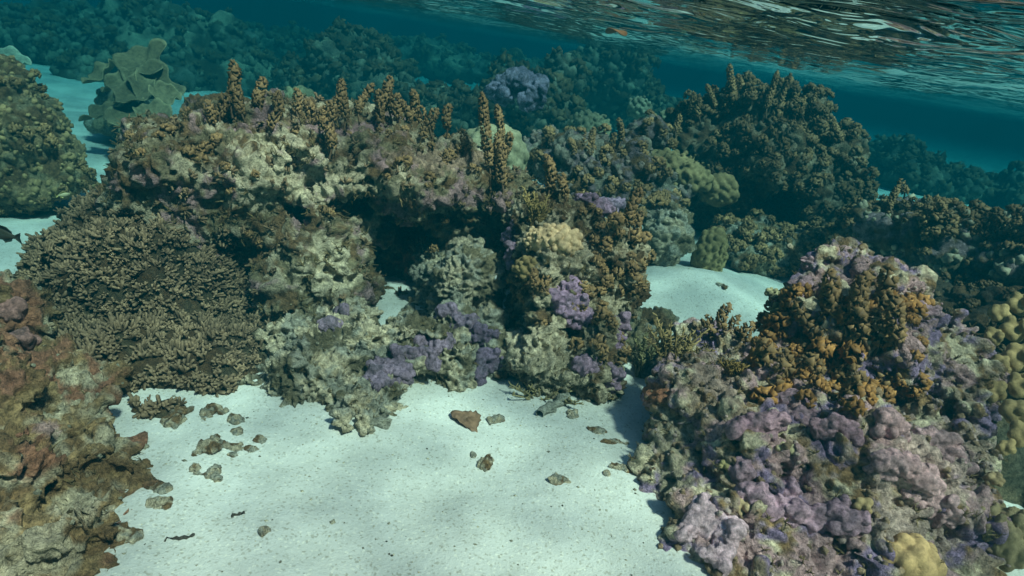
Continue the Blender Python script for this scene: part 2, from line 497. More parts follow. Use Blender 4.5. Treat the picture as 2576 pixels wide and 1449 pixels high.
def spire_layout(L, rad, bl, r, bend=.12):
    """stem points and blade frames of one spired seaweed of height L"""
    ph = r.random() * 6.3; lean = r.normal(0, bend, 2)
    def stem(t): return np.array([lean[0] * L * t * t + .01 * math.sin(5 * t + ph), lean[1] * L * t * t + .01 * math.cos(4 * t + ph), L * t])
    pts = [stem(t) for t in np.linspace(0, 1, 6)]
    t0 = .28 if L > .09 else .05
    n = max(8, int((1 - t0) * L / (bl * .16)))
    B = []
    for i in range(n):
        u = i / (n - 1); t = t0 + (1 - t0) * u
        a = ph + i * 2.39996 + r.normal(0, .15)
        el = -.15 + .5 * u + max(0, u - .82) * 5 + r.normal(0, .12)
        w = (.8 + .2 * min(1, u * 4)) * (1 if u < .88 else 1 - (u - .88) * 3)
        d = np.array([math.cos(a) * math.cos(el), math.sin(a) * math.cos(el), math.sin(el)])
        s = bl * w * r.uniform(.65, 1.35)
        B.append((stem(t) + d * max(0, rad * w - s * .8), d, s, r.random() * 6.3))
    return pts, B
def spire_mesh(L, rad, bl, seed):
    r = np.random.default_rng(seed)
    pts, B = spire_layout(L, rad, bl, r)
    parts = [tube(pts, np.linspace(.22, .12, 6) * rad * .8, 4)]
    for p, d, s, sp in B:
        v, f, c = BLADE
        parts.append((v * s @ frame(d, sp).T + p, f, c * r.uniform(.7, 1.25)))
    return merge(parts)
def clump_mesh(seed, bl=.012, n=22, rad=.022, blade=None):
    """a low rosette of the same seaweed"""
    r = np.random.default_rng(seed); parts = []
    for i in range(n):
        z = 1 - (i + .5) / n * 1.15; a = i * 2.39996
        d = np.array([math.cos(a) * math.sqrt(max(0, 1 - z * z)), math.sin(a) * math.sqrt(max(0, 1 - z * z)), z]) + r.normal(0, .15, 3)
        d /= np.linalg.norm(d); s = bl * r.uniform(.7, 1.3)
        v, f, c = blade or BLADE
        parts.append((v * s @ frame(d, r.random() * 6.3).T + d * (rad - s * .8) + [0, 0, rad * .7], f, c * r.uniform(.65, 1.2)))
    return merge(parts)
CLUMPS = [clump_mesh(s, .0145, 13, .022, blade_template(5)) for s in range(6)]
CLUMPS_MID = [clump_mesh(s, .015, 13, .022, BLADE_LOW) for s in range(6)]
CLUMPS_FAR = [clump_mesh(s, .021, 6, .022, BLADE_LOW) for s in range(6)]
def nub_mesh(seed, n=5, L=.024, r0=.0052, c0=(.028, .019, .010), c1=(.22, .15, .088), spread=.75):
    r = np.random.default_rng(seed); parts = []
    for i in range(n):
        a = i * 2.39996 + r.normal(0, .3); t = spread * math.sqrt((i + .3) / n)
        d = np.array([math.cos(a) * math.sin(t), math.sin(a) * math.sin(t), math.cos(t)])
        l = L * r.uniform(.6, 1.15); b = np.array([d[0], d[1], 0]) * L * .22
        side = r.normal(0, .25, 3) * l
        p = [b, b + d * l * .5 + side * .3, b + d * l + side]
        parts.append(tube(p, np.array([1.1, .95, .8]) * r0 * r.uniform(.8, 1.2), 3, c0, c1))
        if r.random() < .7:
            e = frame(d, r.random() * 6)[:, 0] * .7 + d * .6
            parts.append(tube([p[1], p[1] + e * l * .45], [r0 * .8, r0 * .65], 3, np.array(c0) * .6 + np.array(c1) * .4, c1))
    return merge(parts)
NUBS = [nub_mesh(s) for s in range(8)]
def lump_mesh(seed, c=(.3, .27, .19), n=5, m=3):
    r = np.random.default_rng(seed)
    V, F = [], []
    for i in range(m):
        th = math.pi * (i + .6) / (m + .2)
        for k in range(n):
            a = 2 * math.pi * (k + .5 * (i % 2)) / n
            V.append(np.array([math.sin(th) * math.cos(a), math.sin(th) * math.sin(a), math.cos(th)]) * r.uniform(.75, 1.2))
    for i in range(m - 1):
        for k in range(n):
            a, b = i * n + k, i * n + (k + 1) % n
            F += [(a, a + n, b + n), (a, b + n, b)]
    e = m * n; V += [np.array([0, 0, 1.]), np.array([0, 0, -1.])]
    F += [(e, k, (k + 1) % n) for k in range(n)] + [(e + 1, e - n + (k + 1) % n, e - n + k) for k in range(n)]
    return np.array(V), np.array(F), np.repeat(np.array(c)[None], e + 2, 0)
LUMPS = [lump_mesh(s) for s in range(5)]
GRAIN = (np.array([[1, 0, 0], [0, 1, 0], [-1, 0, 0], [0, -1, 0], [0, 0, 1], [0, 0, -1.]]), np.array([[0, 1, 4], [1, 2, 4], [2, 3, 4], [3, 0, 4], [1, 0, 5], [2, 1, 5], [3, 2, 5], [0, 3, 5]]), np.repeat([[.3, .27, .19]], 6, 0))
def tuft_mesh(seed, n=5, L=.022, c0=(.06, .045, .02), c1=(.20, .14, .06)):
    r = np.random.default_rng(seed); parts = []
    for i in range(n):
        d = r.normal(0, .55, 3); d[2] = 1; d /= np.linalg.norm(d)
        l = L * r.uniform(.5, 1.2); s = r.normal(0, .3, 3) * l
        parts.append(tube([d * 0, d * l * .5 + s * .2, d * l + s], [.0018, .0016, .0008], 3, c0, c1, False))
    return merge(parts)
TUFTS = [tuft_mesh(s) for s in range(6)]

def surface_samples(oname, n, seed, cond=None, camera_side=True):
    V, Q = GRID[oname]; r = np.random.default_rng(seed)
    a, b, c, d = (V[Q[:, k]] for k in range(4))
    nn = np.cross(c - a, d - b); area = np.linalg.norm(nn, axis=1)
    i = r.choice(len(Q), n * 3, p=area / area.sum())
    u, w = r.random((2, len(i), 1))
    P = (a[i] * (1 - u) + b[i] * u) * (1 - w) + (d[i] * (1 - u) + c[i] * u) * w
    N = nn[i] / np.maximum(area[i], 1e-12)[:, None]
    m = P[:, 2] > sand_height(P[:, 0], P[:, 1])
    if camera_side: m &= ((CPOS - P) * N).sum(1) > -.45 * np.linalg.norm(CPOS - P, axis=1)
    if cond is not None: m &= cond(P, N, project(P))
    return P[m][:n], N[m][:n]
def scatter(P, N, templates, seed, smin, smax, up=.4, sink=.0, vmin=.75, vmax=1.25, tint=None):
    r = np.random.default_rng(seed); parts = []
    for p, nrm in zip(P, N):
        v, f, c = templates[r.integers(len(templates))]
        ax = nrm * (1 - up) + np.array([0, 0, up]) + r.normal(0, .15, 3)
        s = r.uniform(smin, smax)
        cc = c * r.uniform(vmin, vmax)
        if tint is not None: cc = cc * tint
        parts.append((v * s @ frame(ax, r.random() * 6.3).T + p - nrm * sink * s, f, cc))
    return merge(parts)
def grow(parent, name, P, N, templates, seed, smin, smax, mat, **kw):
    if not len(P): return None
    V, F, C = scatter(P, N, templates, seed, smin, smax, **kw)
    return stuff(based(name, V, F, C, mat, parent, mat is not M_ALGA))
def inbox(x0, x1, y0, y1):
    return lambda P, N, p: (p[:, 0] > x0) & (p[:, 0] < x1) & (p[:, 1] > y0) & (p[:, 1] < y1)
def patchy(size, bias, off=0.):
    return lambda P, N, p: fbm(P, size, 3, off) + bias > 0
def both(*fs):
    return lambda P, N, p: np.logical_and.reduce([f(P, N, p) for f in fs])

# ================================================================== THE REEF
STD = [(OLIVE, 0), (BROWN, .0), (CREAM, -.06)]
# --- the big reef on the left and centre
big = rock('reef_boulder', 'large brown and cream reef boulder with a dark hollow in its side', 'reef', [
    (800, 430, 2.70, 400, 150, .42), (560, 490, 2.42, 230, 180, .36), (790, 650, 2.32, 115, 210, .26),
    (1130, 450, 2.72, 180, 72, .32), (1190, 620, 2.8, 120, 170, .25), (980, 640, 2.95, 220, 230, .22),
    (640, 340, 2.80, 170, 60, .25), (900, 330, 2.85, 180, 50, .25), (470, 420, 2.6, 100, 80, .22), (720, 800, 2.15, 60, 80, .12), (860, 760, 2.3, 60, 60, .14), (1060, 660, 2.85, 60, 60, .15), (1010, 745, 2.6, 110, 26, .16)],
    vox=.0185, sub=1, k=.06, snoise=((.3, .075), (.14, .06), (.065, .03)), seed=1.3, stops=[(OLIVE, 0), (BROWN * 1.1, .06), (CREAM * .85, -.2), (PINK * .8, -.34)],
    rough=(.036, .022, .009), knobs=.006, pits=.03, erode=1, carve=[(1010, 610, 2.5, 92, 82, .30), (690, 560, 2.12, 60, 40, .2), (910, 520, 2.4, 40, 30, .15), (560, 640, 2.1, 40, 40, .15)],
    spots=[(690, 430, 110, 70, CREAM * 1.25), (800, 480, 50, 50, CREAM * 1.1), (640, 500, 50, 30, CREAM), (1110, 400, 120, 30, np.array([.3, .2, .14])), (820, 650, 50, 60, CREAM * 1.2), (840, 720, 50, 60, CREAM * 1.1),
           (1020, 640, 30, 50, RUST), (1105, 690, 40, 34, RUST), (1075, 630, 34, 40, GREY * 1.1), (1000, 480, 60, 30, CREAM * .8)])
dome = rock('branching_coral', 'broad dome of fine stubby tan branching coral beside the sand', 'coral', [
    (380, 790, 2.10, 270, 215, .40), (350, 600, 2.38, 165, 120, .3), (540, 890, 1.92, 130, 95, .2), (480, 620, 2.3, 160, 150, .28), (400, 915, 1.76, 235, 120, .32), (250, 860, 1.9, 120, 130, .2)],
    vox=.02, sub=0, k=.08, snoise=((.3, .08), (.12, .065), (.07, .03)), seed=2.2, stops=[(np.array([.07, .055, .03]), 0), (BROWN * .6, 0)], rough=(.0, .0, .0))
column = rock('reef_column', 'upright brown and purple rock column carrying a yellow knobby coral', 'reef', [
    (1400, 770, 2.20, 120, 195, .2), (1390, 660, 2.28, 105, 80, .18), (1520, 730, 2.30, 80, 170, .18),
    (1360, 915, 1.96, 105, 90, .15), (1490, 915, 1.98, 92, 100, .15), (1400, 560, 2.5, 110, 70, .15)],
    vox=.012, sub=1, k=.04, snoise=((.2, .055), (.085, .04), (.045, .018)), seed=3.1, stops=[(OLIVE * 1.05, 0), (BROWN, .06), (CREAM, -.12)], rough=(.022, .018, .008), knobs=.004, pits=.024, erode=1,
    spots=[(1350, 890, 115, 80, CREAM * 1.25), (1430, 930, 70, 60, CREAM * 1.1), (1500, 860, 40, 30, CREAM * .7)], carve=[(1380, 725, 2.0, 70, 26, .14), (1290, 985, 1.85, 40, 24, .12)])
fore = rock('pitted_boulder', 'low pitted cream boulder lying at the edge of the sand below the big reef', 'rock', [
    (840, 930, 1.84, 170, 110, .22), (730, 990, 1.74, 120, 60, .15), (1040, 895, 1.92, 95, 80, .15), (905, 1015, 1.66, 85, 55, .12), (640, 975, 1.75, 70, 45, .1), (1140, 920, 1.92, 70, 75, .12), (880, 830, 2.0, 70, 50, .12)],
    vox=.0105, sub=1, k=.035, snoise=((.16, .05), (.075, .04), (.04, .016)), seed=4.4, stops=[(GREY * 1.25, 0), (CREAM * 1.25, .1), (OLIVE * .8, -.12)], rough=(.024, .020, .009), pits=.032, erode=1)
pale = rock('pale_rock', 'pale grey green rock spur between the hollow and the column', 'rock', [
    (1180, 720, 2.28, 80, 90, .13), (1190, 840, 2.1, 85, 80, .13), (1180, 650, 2.35, 45, 50, .08), (1230, 920, 2.0, 60, 70, .1), (1105, 715, 2.5, 55, 60, .13), (1140, 790, 2.3, 60, 50, .12)],
    vox=.0105, sub=1, k=.035, snoise=((.14, .045), (.065, .03)), seed=5.2, stops=[(GREY * 1.3, 0), (CREAM * 1.05, .0), (OLIVE, -.12)], rough=(.02, .018, .008), pits=.026, erode=1)
# --- the purple boulder in the right foreground
near = rock('purple_boulder', 'big nodular boulder crusted in purple and cream with tan coral knobs', 'reef', [
    (1850, 1170, 1.52, 215, 180, .24), (2130, 1230, 1.45, 270, 210, .26), (1960, 1390, 1.30, 250, 130, .2), (2300, 1330, 1.35, 130, 160, .2),
    (2150, 840, 1.95, 190, 150, .28), (1960, 1010, 1.72, 190, 110, .22), (1760, 1010, 1.68, 105, 100, .17), (2330, 950, 1.85, 140, 140, .22), (1800, 890, 1.95, 75, 60, .12), (2290, 1150, 1.55, 120, 110, .2), (2150, 700, 2.1, 130, 60, .15), (1840, 1400, 1.24, 170, 130, .2), (1760, 1290, 1.38, 130, 120, .18)],
    vox=.0142, sub=1, k=.04, snoise=((.2, .05), (.09, .045), (.05, .02)), seed=6.6, stops=[(np.array([.29, .21, .15]), 0), (BROWN * 1.7, -.04), (CREAM * 1.15, -.07), (PURPLE * 1.1, -.13), (PINK * 1.1, -.12)], size=.06,
    rough=(.024, .02, .009), knobs=.014, ksize=.042, pits=.02, carve=[(1880, 1330, 1.2, 24, 60, .12), (2130, 1370, 1.2, 60, 20, .1), (1640, 1330, 1.15, 40, 60, .1)],
    spots=[(2330, 1150, 150, 90, np.array([.40, .28, .24])), (2300, 1300, 120, 90, np.array([.36, .26, .22])), (1680, 1080, 60, 60, CREAM * .8), (1690, 1200, 40, 60, CREAM * .7), (1650, 990, 34, 26, RUST * 1.5), (1800, 960, 80, 40, np.array([.30, .21, .17]))])
# --- reef beyond the sand patch on the right
far_r = rock('seaweed_reef', 'tall dark reef head thick with brown seaweed spires near the water surface', 'reef', [
    (1910, 440, 4.4, 190, 170, .5), (1985, 350, 4.5, 100, 80, .4), (1880, 300, 4.5, 60, 50, .25), (1780, 340, 4.4, 70, 55, .3), (2040, 540, 4.3, 90, 80, .3), (1860, 570, 4.5, 110, 90, .3), (2070, 430, 4.4, 55, 75, .3), (2125, 510, 4.3, 40, 60, .2)],
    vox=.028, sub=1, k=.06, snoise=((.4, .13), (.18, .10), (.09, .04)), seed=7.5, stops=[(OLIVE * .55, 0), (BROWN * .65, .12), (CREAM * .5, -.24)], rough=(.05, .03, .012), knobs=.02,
    carve=[(1960, 510, 4.0, 90, 50, .35), (1880, 470, 4.0, 40, 40, .25), (1980, 580, 4.0, 100, 40, .3)])
ridge = rock('mauve_ridge', 'low mauve grey rock ridge between the big reef and the seaweed reef', 'reef', [
    (1500, 430, 3.7, 170, 70, .35), (1410, 390, 3.9, 90, 45, .25), (1620, 470, 3.7, 90, 65, .25), (1630, 350, 4.0, 36, 36, .15), (1560, 510, 3.4, 110, 36, .2)],
    vox=.022, sub=1, k=.05, snoise=((.25, .09), (.12, .06)), seed=8.3, stops=[(np.array([.15, .115, .125]), 0), (BROWN * .8, -.02), (GREY * .7, -.12)], rough=(.035, .02, .01), knobs=.012)
slope_r = rock('reef_slope', 'brown seaweed covered reef slope behind the purple boulder', 'reef', [
    (2260, 590, 3.3, 110, 90, .3), (2420, 650, 3.05, 190, 95, .3), (2560, 690, 2.8, 110, 120, .3), (2250, 530, 3.4, 45, 50, .15)],
    vox=.022, sub=1, k=.06, snoise=((.3, .10), (.14, .07)), seed=9.1, stops=[(OLIVE * .75, 0), (BROWN * .8, .04), (np.array([.22, .17, .18]), -.1)], rough=(.04, .025, .01), knobs=.015,
    carve=[(2500, 760, 2.5, 120, 40, .2)])
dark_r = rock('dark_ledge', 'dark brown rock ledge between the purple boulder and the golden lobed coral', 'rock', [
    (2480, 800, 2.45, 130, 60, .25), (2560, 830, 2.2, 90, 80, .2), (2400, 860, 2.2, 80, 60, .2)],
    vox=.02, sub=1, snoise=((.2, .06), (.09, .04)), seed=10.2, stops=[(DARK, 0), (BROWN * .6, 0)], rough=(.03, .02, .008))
mid_r = rock('scrub_rock', 'low scrubby rubble rock at the foot of the seaweed reef', 'rock', [
    (1950, 620, 3.75, 130, 40, .2), (2080, 650, 3.6, 110, 50, .22), (1880, 650, 3.6, 50, 35, .12)],
    vox=.02, sub=1, snoise=((.2, .07), (.09, .04)), seed=11.2, stops=[(OLIVE, 0), (BROWN, 0), (GREY, -.1)], rough=(.03, .02, .01), knobs=.012)
white_r = rock('white_rock', 'whitish green bare rock rising behind the column', 'rock', [
    (1680, 580, 3.25, 55, 80, .14), (1650, 640, 3.2, 35, 40, .1)],
    vox=.016, sub=1, snoise=((.18, .05), (.08, .03)), seed=12.2, stops=[(GREY * 1.4, 0), (CREAM * 1.05, .05), (OLIVE, -.1)], rough=(.022, .016, .008), pits=.02, erode=1)
shelf = rock('flat_rock', 'flat grey green rock shelf at the edge of the sand patch by the column', 'rock', [
    (1650, 800, 2.55, 55, 26, .12), (1640, 900, 2.2, 60, 44, .12), (1600, 850, 2.35, 40, 40, .1), (1700, 890, 2.15, 60, 36, .1)],
    vox=.012, sub=1, snoise=((.14, .04), (.06, .025)), seed=18.8, stops=[(GREY * .8, 0), (OLIVE, 0), (BROWN, -.1)], rough=(.02, .014, .007))
# --- left side
left_far = rock('olive_boulder', 'rounded olive boulder covered in stubby coral at the sandy channel', 'reef', [
    (30, 360, 3.15, 125, 150, .32), (-20, 240, 3.3, 80, 80, .25), (80, 440, 3.1, 80, 65, .2), (-90, 330, 3.2, 110, 150, .3)],
    vox=.022, sub=1, k=.06, snoise=((.3, .07), (.13, .05)), seed=13.2, stops=[(OLIVE * 1.1, 0), (np.array([.28, .195, .10]), .05), (BROWN, -.1)], rough=(.03, .022, .01), knobs=.014)
left_near = rock('pink_boulder', 'craggy brown and pink boulder with deep ledges at the edge of the sand', 'reef', None, wb=[
    (np.array(c), np.array(r)) for c, r in [((-1.68, 1.62, .0), (.26, .2, .19)), ((-1.30, 1.42, -.02), (.2, .17, .14)), ((-1.34, 1.20, .02), (.24, .2, .18)), ((-1.12, 1.28, -.04), (.14, .12, .08)),
                                            ((-1.20, 1.02, .0), (.24, .18, .15)), ((-1.02, .92, -.04), (.15, .12, .09)), ((-1.05, .80, -.02), (.2, .14, .11)), ((-.95, 1.12, -.05), (.13, .12, .09)), ((-.84, .93, -.05), (.13, .10, .10))]],
    vox=.015, sub=1, k=.03, snoise=((.18, .06), (.09, .055), (.045, .02)), aniso=2.0, seed=14.2, stops=[(BROWN * 1.35, 0), (np.array([.26, .17, .08]), -.02), (CREAM * .8, -.2), (np.array([.26, .12, .07]), -.26)], rough=(.026, .02, .009), pits=.03, erode=1,
    spots=[(40, 810, 50, 70, np.array([.34, .15, .085])), (30, 960, 40, 30, np.array([.28, .13, .08])), (110, 1080, 40, 20, np.array([.36, .22, .20])), (190, 940, 50, 30, CREAM * 1.1), (200, 1270, 70, 40, CREAM * .9), (120, 1390, 100, 40, CREAM * .8)])
print('rocks', round(time.time() - T0, 1))

# --- far reefs fading into the water
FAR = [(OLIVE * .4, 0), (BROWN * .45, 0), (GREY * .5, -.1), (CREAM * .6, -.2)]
bgdefs = [
    ('reef_mound', 'high shaggy reef slope rising behind the green plate corals', [(430, 150, 6.6, 210, 120, .8), (560, 210, 6.2, 140, 90, .6), (300, 110, 7.0, 140, 90, .6)], 21),
    ('reef_mound', 'dim reef slope deepest in the blue behind the rounded olive boulder', [(110, 130, 8.0, 190, 80, .8), (30, 210, 7.2, 120, 50, .5), (230, 190, 7.2, 90, 60, .4)], 22),
    ('reef_mound', 'grey green reef mound beside the shaggy slope', [(900, 180, 5.6, 120, 65, .5), (800, 230, 5.4, 90, 50, .4), (960, 240, 5.2, 110, 50, .4)], 23),
    ('reef_mound', 'low spread of pale green coral heads behind the seaweed spires', [(1120, 270, 4.9, 130, 50, .4), (1180, 300, 4.7, 90, 40, .3), (1040, 280, 5.0, 70, 40, .3)], 24),
    ('reef_mound', 'knobbly reef pillar with a lavender cap behind the mauve ridge', [(1350, 300, 4.7, 75, 90, .3), (1290, 270, 4.9, 60, 80, .3), (1400, 260, 5.2, 40, 90, .2)], 25),
    ('reef_mound', 'dark bushy reef mass just under the ripples', [(1530, 220, 6.6, 100, 80, .5), (1470, 230, 6.6, 70, 80, .4), (1600, 265, 6.4, 60, 50, .4), (1660, 300, 6.2, 60, 34, .4)], 26),
    ('reef_mound', 'faint reef band lost in the blue behind the reef mounds', [(760, 130, 8.5, 230, 45, .8), (1080, 150, 8.8, 220, 40, .7), (1330, 190, 8.5, 130, 35, .6)], 27),
    ('reef_mound', 'faint blue reef hump in the open water beyond the brown reef slope', [(2250, 430, 7.2, 90, 45, .5), (2330, 470, 6.8, 110, 40, .5), (2480, 520, 7, 120, 40, .5), (2600, 520, 6.6, 140, 50, .5)], 28)]
backs = []
for nm, lab, bl, sd in bgdefs:
    far = {28: 1.25, 22: 1.15}.get(sd, 1.5)
    bl = [(x, y, Y * far, rx, ry * .92, rd * far) for x, y, Y, rx, ry, rd in bl]
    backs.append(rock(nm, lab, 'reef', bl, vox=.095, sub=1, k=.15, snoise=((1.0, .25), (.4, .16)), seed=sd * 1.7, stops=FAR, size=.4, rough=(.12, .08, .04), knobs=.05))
print('backs', round(time.time() - T0, 1))

# ------------------------------------------------------------------ growth on the rocks (parts, uncountable)
for b in backs:
    P, N = surface_samples(b.name, 500, 5)
    grow(b, 'coral_growth', P, N, LUMPS, 6, .03, .09, M_NUB, up=.3, vmin=.2, vmax=.6)
    P, N = surface_samples(b.name, 270, 7)
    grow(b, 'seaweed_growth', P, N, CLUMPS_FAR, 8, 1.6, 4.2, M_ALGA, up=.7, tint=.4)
# branching coral dome: the largest sprigs as parts, the rest joined
P, N = surface_samples(dome.name, 3100, 11, lambda P, N, p: fbm(P, .06, 2, 3.3) > -.34)
pr = project(P); dist = pr[:, 2]
order = np.argsort(dist); first, rest = order[:300], order[300:]
nub_me = [make_mesh('sprig', *NUBS[i][:2], NUBS[i][2], M_NUB) for i in range(8)]
db = np.array(dome['_b'])
rr = np.random.default_rng(12)
for i in first:
    o = link('sprig', nub_me[rr.integers(8)], dome)
    R = frame(N[i] * .75 + np.array([0, 0, .25]) + rr.normal(0, .15, 3), rr.random() * 6.3) * rr.uniform(.85, 1.5)
    m = Matrix([list(R[k]) + [float((P[i] - db)[k])] for k in range(3)] + [[0, 0, 0, 1]])
    o.matrix_local = m
grow(dome, 'sprigs', P[rest], N[rest], NUBS, 13, .6, 1.35, M_NUB, up=.25, vmin=.5, vmax=1.35)

def carpet(o, n, cond, seed, tmpl=CLUMPS, s=(.8, 1.6), up=.6, mat=None, name='seaweed_carpet', tint=None):
    P, N = surface_samples(o.name, n, seed, cond)
    return grow(o, name, P, N, tmpl, seed + 1, s[0], s[1], mat or M_ALGA, up=up, tint=tint)
carpet(big, 380, both(inbox(280, 1340, 285, 640), lambda P, N, p: N[:, 2] > .0, patchy(.25, .0, 2.)), 31, s=(.55, 1.15))
carpet(big, 500, patchy(.2, -.05, 4.), 33, NUBS, (.6, 1.2), .3, M_NUB, 'stubby_coral', np.array([1., .95, .9]))
carpet(big, 1200, patchy(.2, .0, 7.), 35, TUFTS, (.7, 1.5), .4, M_ALGA, 'algae_tufts')
carpet(big, 500, None, 37, LUMPS, (.004, .012), .2, M_ROCK, 'nodules', np.array([1.1, 1, .9]))
carpet(column, 260, both(inbox(1440, 1640, 480, 930), patchy(.3, .25, 1.), lambda P, N, p: ~inbox(1290, 1490, 555, 690)(P, N, p)), 41, s=(.7, 1.3))
carpet(column, 130, both(inbox(1260, 1460, 690, 830), patchy(.2, -.05, 3.)), 43, s=(.6, 1.1))
carpet(column, 500, None, 45, TUFTS, (.5, 1.1), .4, M_ALGA, 'algae_tufts')
carpet(fore, 160, None, 47, LUMPS, (.003, .009), .2, M_ROCK, 'nodules')
carpet(fore, 260, patchy(.12, -.05, 2.), 48, TUFTS, (.4, .9), .4, M_ALGA, 'algae_tufts')
carpet(left_near, 300, patchy(.12, -.05, 2.), 70, TUFTS, (.4, .9), .4, M_ALGA, 'algae_tufts')
carpet(pale, 120, None, 49, LUMPS, (.003, .009), .2, M_ROCK, 'nodules')
carpet(near, 330, both(inbox(1890, 2310, 740, 1040), patchy(.25, .35, 3.)), 51, s=(.7, 1.6), tint=np.array([1.15, .92, .62]))
carpet(near, 800, None, 53, LUMPS, (.004, .013), .2, M_CRUST, 'nodules', np.array([1.2, .9, .8]))
carpet(near, 450, patchy(.2, -.05, 9.), 54, LUMPS, (.004, .011), .2, M_CRUST, 'pale_nodules', np.array([1.7, 1.4, 1.75]))
carpet(near, 500, patchy(.15, -.05, 6.), 55, TUFTS, (.5, 1.0), .4, M_ALGA, 'algae_tufts')
carpet(far_r, 760, patchy(.3, .3, 3.), 57, CLUMPS_MID, s=(.9, 2.0), tint=.7)
carpet(far_r, 300, None, 59, LUMPS, (.012, .032), .3, M_NUB, 'nodules', np.array([.5, .45, .42]))
carpet(ridge, 350, None, 61, LUMPS, (.01, .03), .3, M_ROCK, 'nodules', np.array([.9, .8, .95]))
carpet(ridge, 120, patchy(.3, .05, 2.), 62, s=(1., 1.8))
carpet(slope_r, 560, patchy(.3, .15, 3.), 63, CLUMPS_MID, s=(.7, 1.5), tint=.75)
carpet(slope_r, 300, None, 64, LUMPS, (.01, .03), .3, M_NUB, 'nodules')
carpet(mid_r, 250, None, 65, CLUMPS_MID, s=(.8, 1.6))
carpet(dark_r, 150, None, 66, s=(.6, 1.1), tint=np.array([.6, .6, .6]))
carpet(left_far, 900, None, 67, LUMPS, (.008, .022), .3, M_NUB, 'nodules', np.array([.82, .64, .42]))
carpet(left_far, 200, patchy(.3, .0, 2.), 68, s=(.8, 1.4))
carpet(left_near, 160, None, 69, LUMPS, (.003, .010), .2, M_ROCK, 'nodules')
print('growth', round(time.time() - T0, 1))

# ------------------------------------------------------------------ seaweed spires
blade_me = make_mesh('blade', BLADE[0], BLADE[1], BLADE[2], M_ALGA, False)
WHERE = {}
n_spire = 0
def spire(xb, yb, xt, yt, where, group, width=1.0, fallback=2.5, parts=True, p=None):
    """one seaweed spire from its foot pixel to its tip pixel"""
    global n_spire
    n_spire += 1
    p = hit(xb, yb, 16, fallback) if p is None else p
    d = depth_of(p); L = max(.05, math.hypot(xt - xb, yt - yb) * d / FOC)
    tip = CPOS + ray(xt, yt) * d
    ax = tip - p
    R = frame(ax, random.random() * 6.3)
    rad = .0195 * width * random.uniform(.85, 1.15); bl = .0155 * width * random.uniform(.9, 1.1)
    r = np.random.default_rng(1000 + n_spire)
    M = Matrix([list(R[k]) + [float(p[k])] for k in range(3)] + [[0, 0, 0, 1]])
    lab = 'brown seaweed spire ' + where
    if parts:
        e = bpy.data.objects.new('seaweed_spire', None); col.objects.link(e); e.matrix_world = M; e.empty_display_size = .02
        pts, B = spire_layout(L, rad, bl, r, .11)
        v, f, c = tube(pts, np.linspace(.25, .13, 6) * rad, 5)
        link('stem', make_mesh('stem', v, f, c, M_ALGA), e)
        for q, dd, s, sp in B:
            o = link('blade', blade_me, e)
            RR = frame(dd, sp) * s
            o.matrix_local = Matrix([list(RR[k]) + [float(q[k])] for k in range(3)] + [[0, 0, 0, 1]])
    else:
        v, f, c = spire_mesh(L, rad, bl, 1000 + n_spire)
        e = link('seaweed_spire', make_mesh('seaweed_spire', v, f, c, M_ALGA)); e.matrix_world = M
    tag(e, lab, 'seaweed', group)
def spires(where, group, rows, fallback, width=1.):
    for row in rows:
        lab = row[4] if len(row) > 4 else where
        spire(*row[:4], lab, group, row[5] if len(row) > 5 else width, fallback)
G = 'seaweed spires on the big reef crest'
spires('in the thick crest clump in front of the plate corals', G, [
    (590, 300, 583, 165, 'tallest and thickest on the big reef crest', 1.25), (560, 310, 550, 240), (615, 310, 608, 225), (530, 330, 525, 260),
    (480, 330, 470, 280, 'short and lone on the crest corner nearest the plate corals')], 2.7)
spires('in the sparse pair just beside the thick crest clump', G, [(655, 290, 668, 197, 'slender and lone, next after the thick crest clump'), (640, 300, 640, 240), (690, 330, 690, 275)], 2.7)
spires('in the short row on the crest before the green mound coral', G, [(705, 300, 697, 235), (755, 300, 745, 228), (775, 300, 770, 255), (810, 330, 812, 258)], 2.7)
spires('in the middle crest cluster of the big reef', G, [(838, 330, 846, 235), (860, 330, 868, 208, 'slim and upright, tallest in the middle crest cluster'), (850, 300, 852, 250), (830, 400, 830, 300, 'standing low on the slope below the middle crest cluster')], 2.7)
spires('in the dense bushy group where the big reef crest dips', G, [(905, 310, 903, 212), (945, 310, 958, 215), (980, 310, 985, 202, 'tallest in the dense bushy crest group', 1.15), (1000, 320, 997, 240), (960, 330, 935, 240)], 2.7)
spires('in the thin trio past the bushy crest group', G, [(1045, 320, 1040, 237), (1058, 320, 1057, 275), (1025, 320, 1025, 262)], 2.7)
spires('of two on thin bare stalks near the pale dome coral', G, [(1085, 345, 1089, 277), (1118, 345, 1129, 265)], 2.7)
spires('in the tall stand in front of the pale dome coral', G, [(1228, 480, 1242, 247, 'longest of all, standing before the pale dome coral', 1.1), (1250, 400, 1262, 270), (1245, 470, 1247, 340), (1270, 420, 1275, 340), (1265, 500, 1275, 365), (1180, 400, 1182, 330, 'short, at the edge of the pale dome coral')], 2.7)
G = 'seaweed spires on the rock column'
spires('on the rock column', G, [(1385, 500, 1398, 403, 'pale tipped, highest on the rock column'), (1415, 520, 1412, 440, 'bushy, beside the pale tipped one on the column'), (1575, 600, 1607, 478, 'leaning out over the sand patch from the column'), (1600, 600, 1615, 535, 'short, under the leaning one on the column')], 2.4)
spires('small and stubby in the gap under the yellow knobby coral', G, [(1350, 740, 1346, 680), (1290, 770, 1290, 725), (1320, 760, 1318, 715), (1370, 740, 1372, 700)], 2.2, .8)
G = 'golden seaweed spires on the purple boulder'
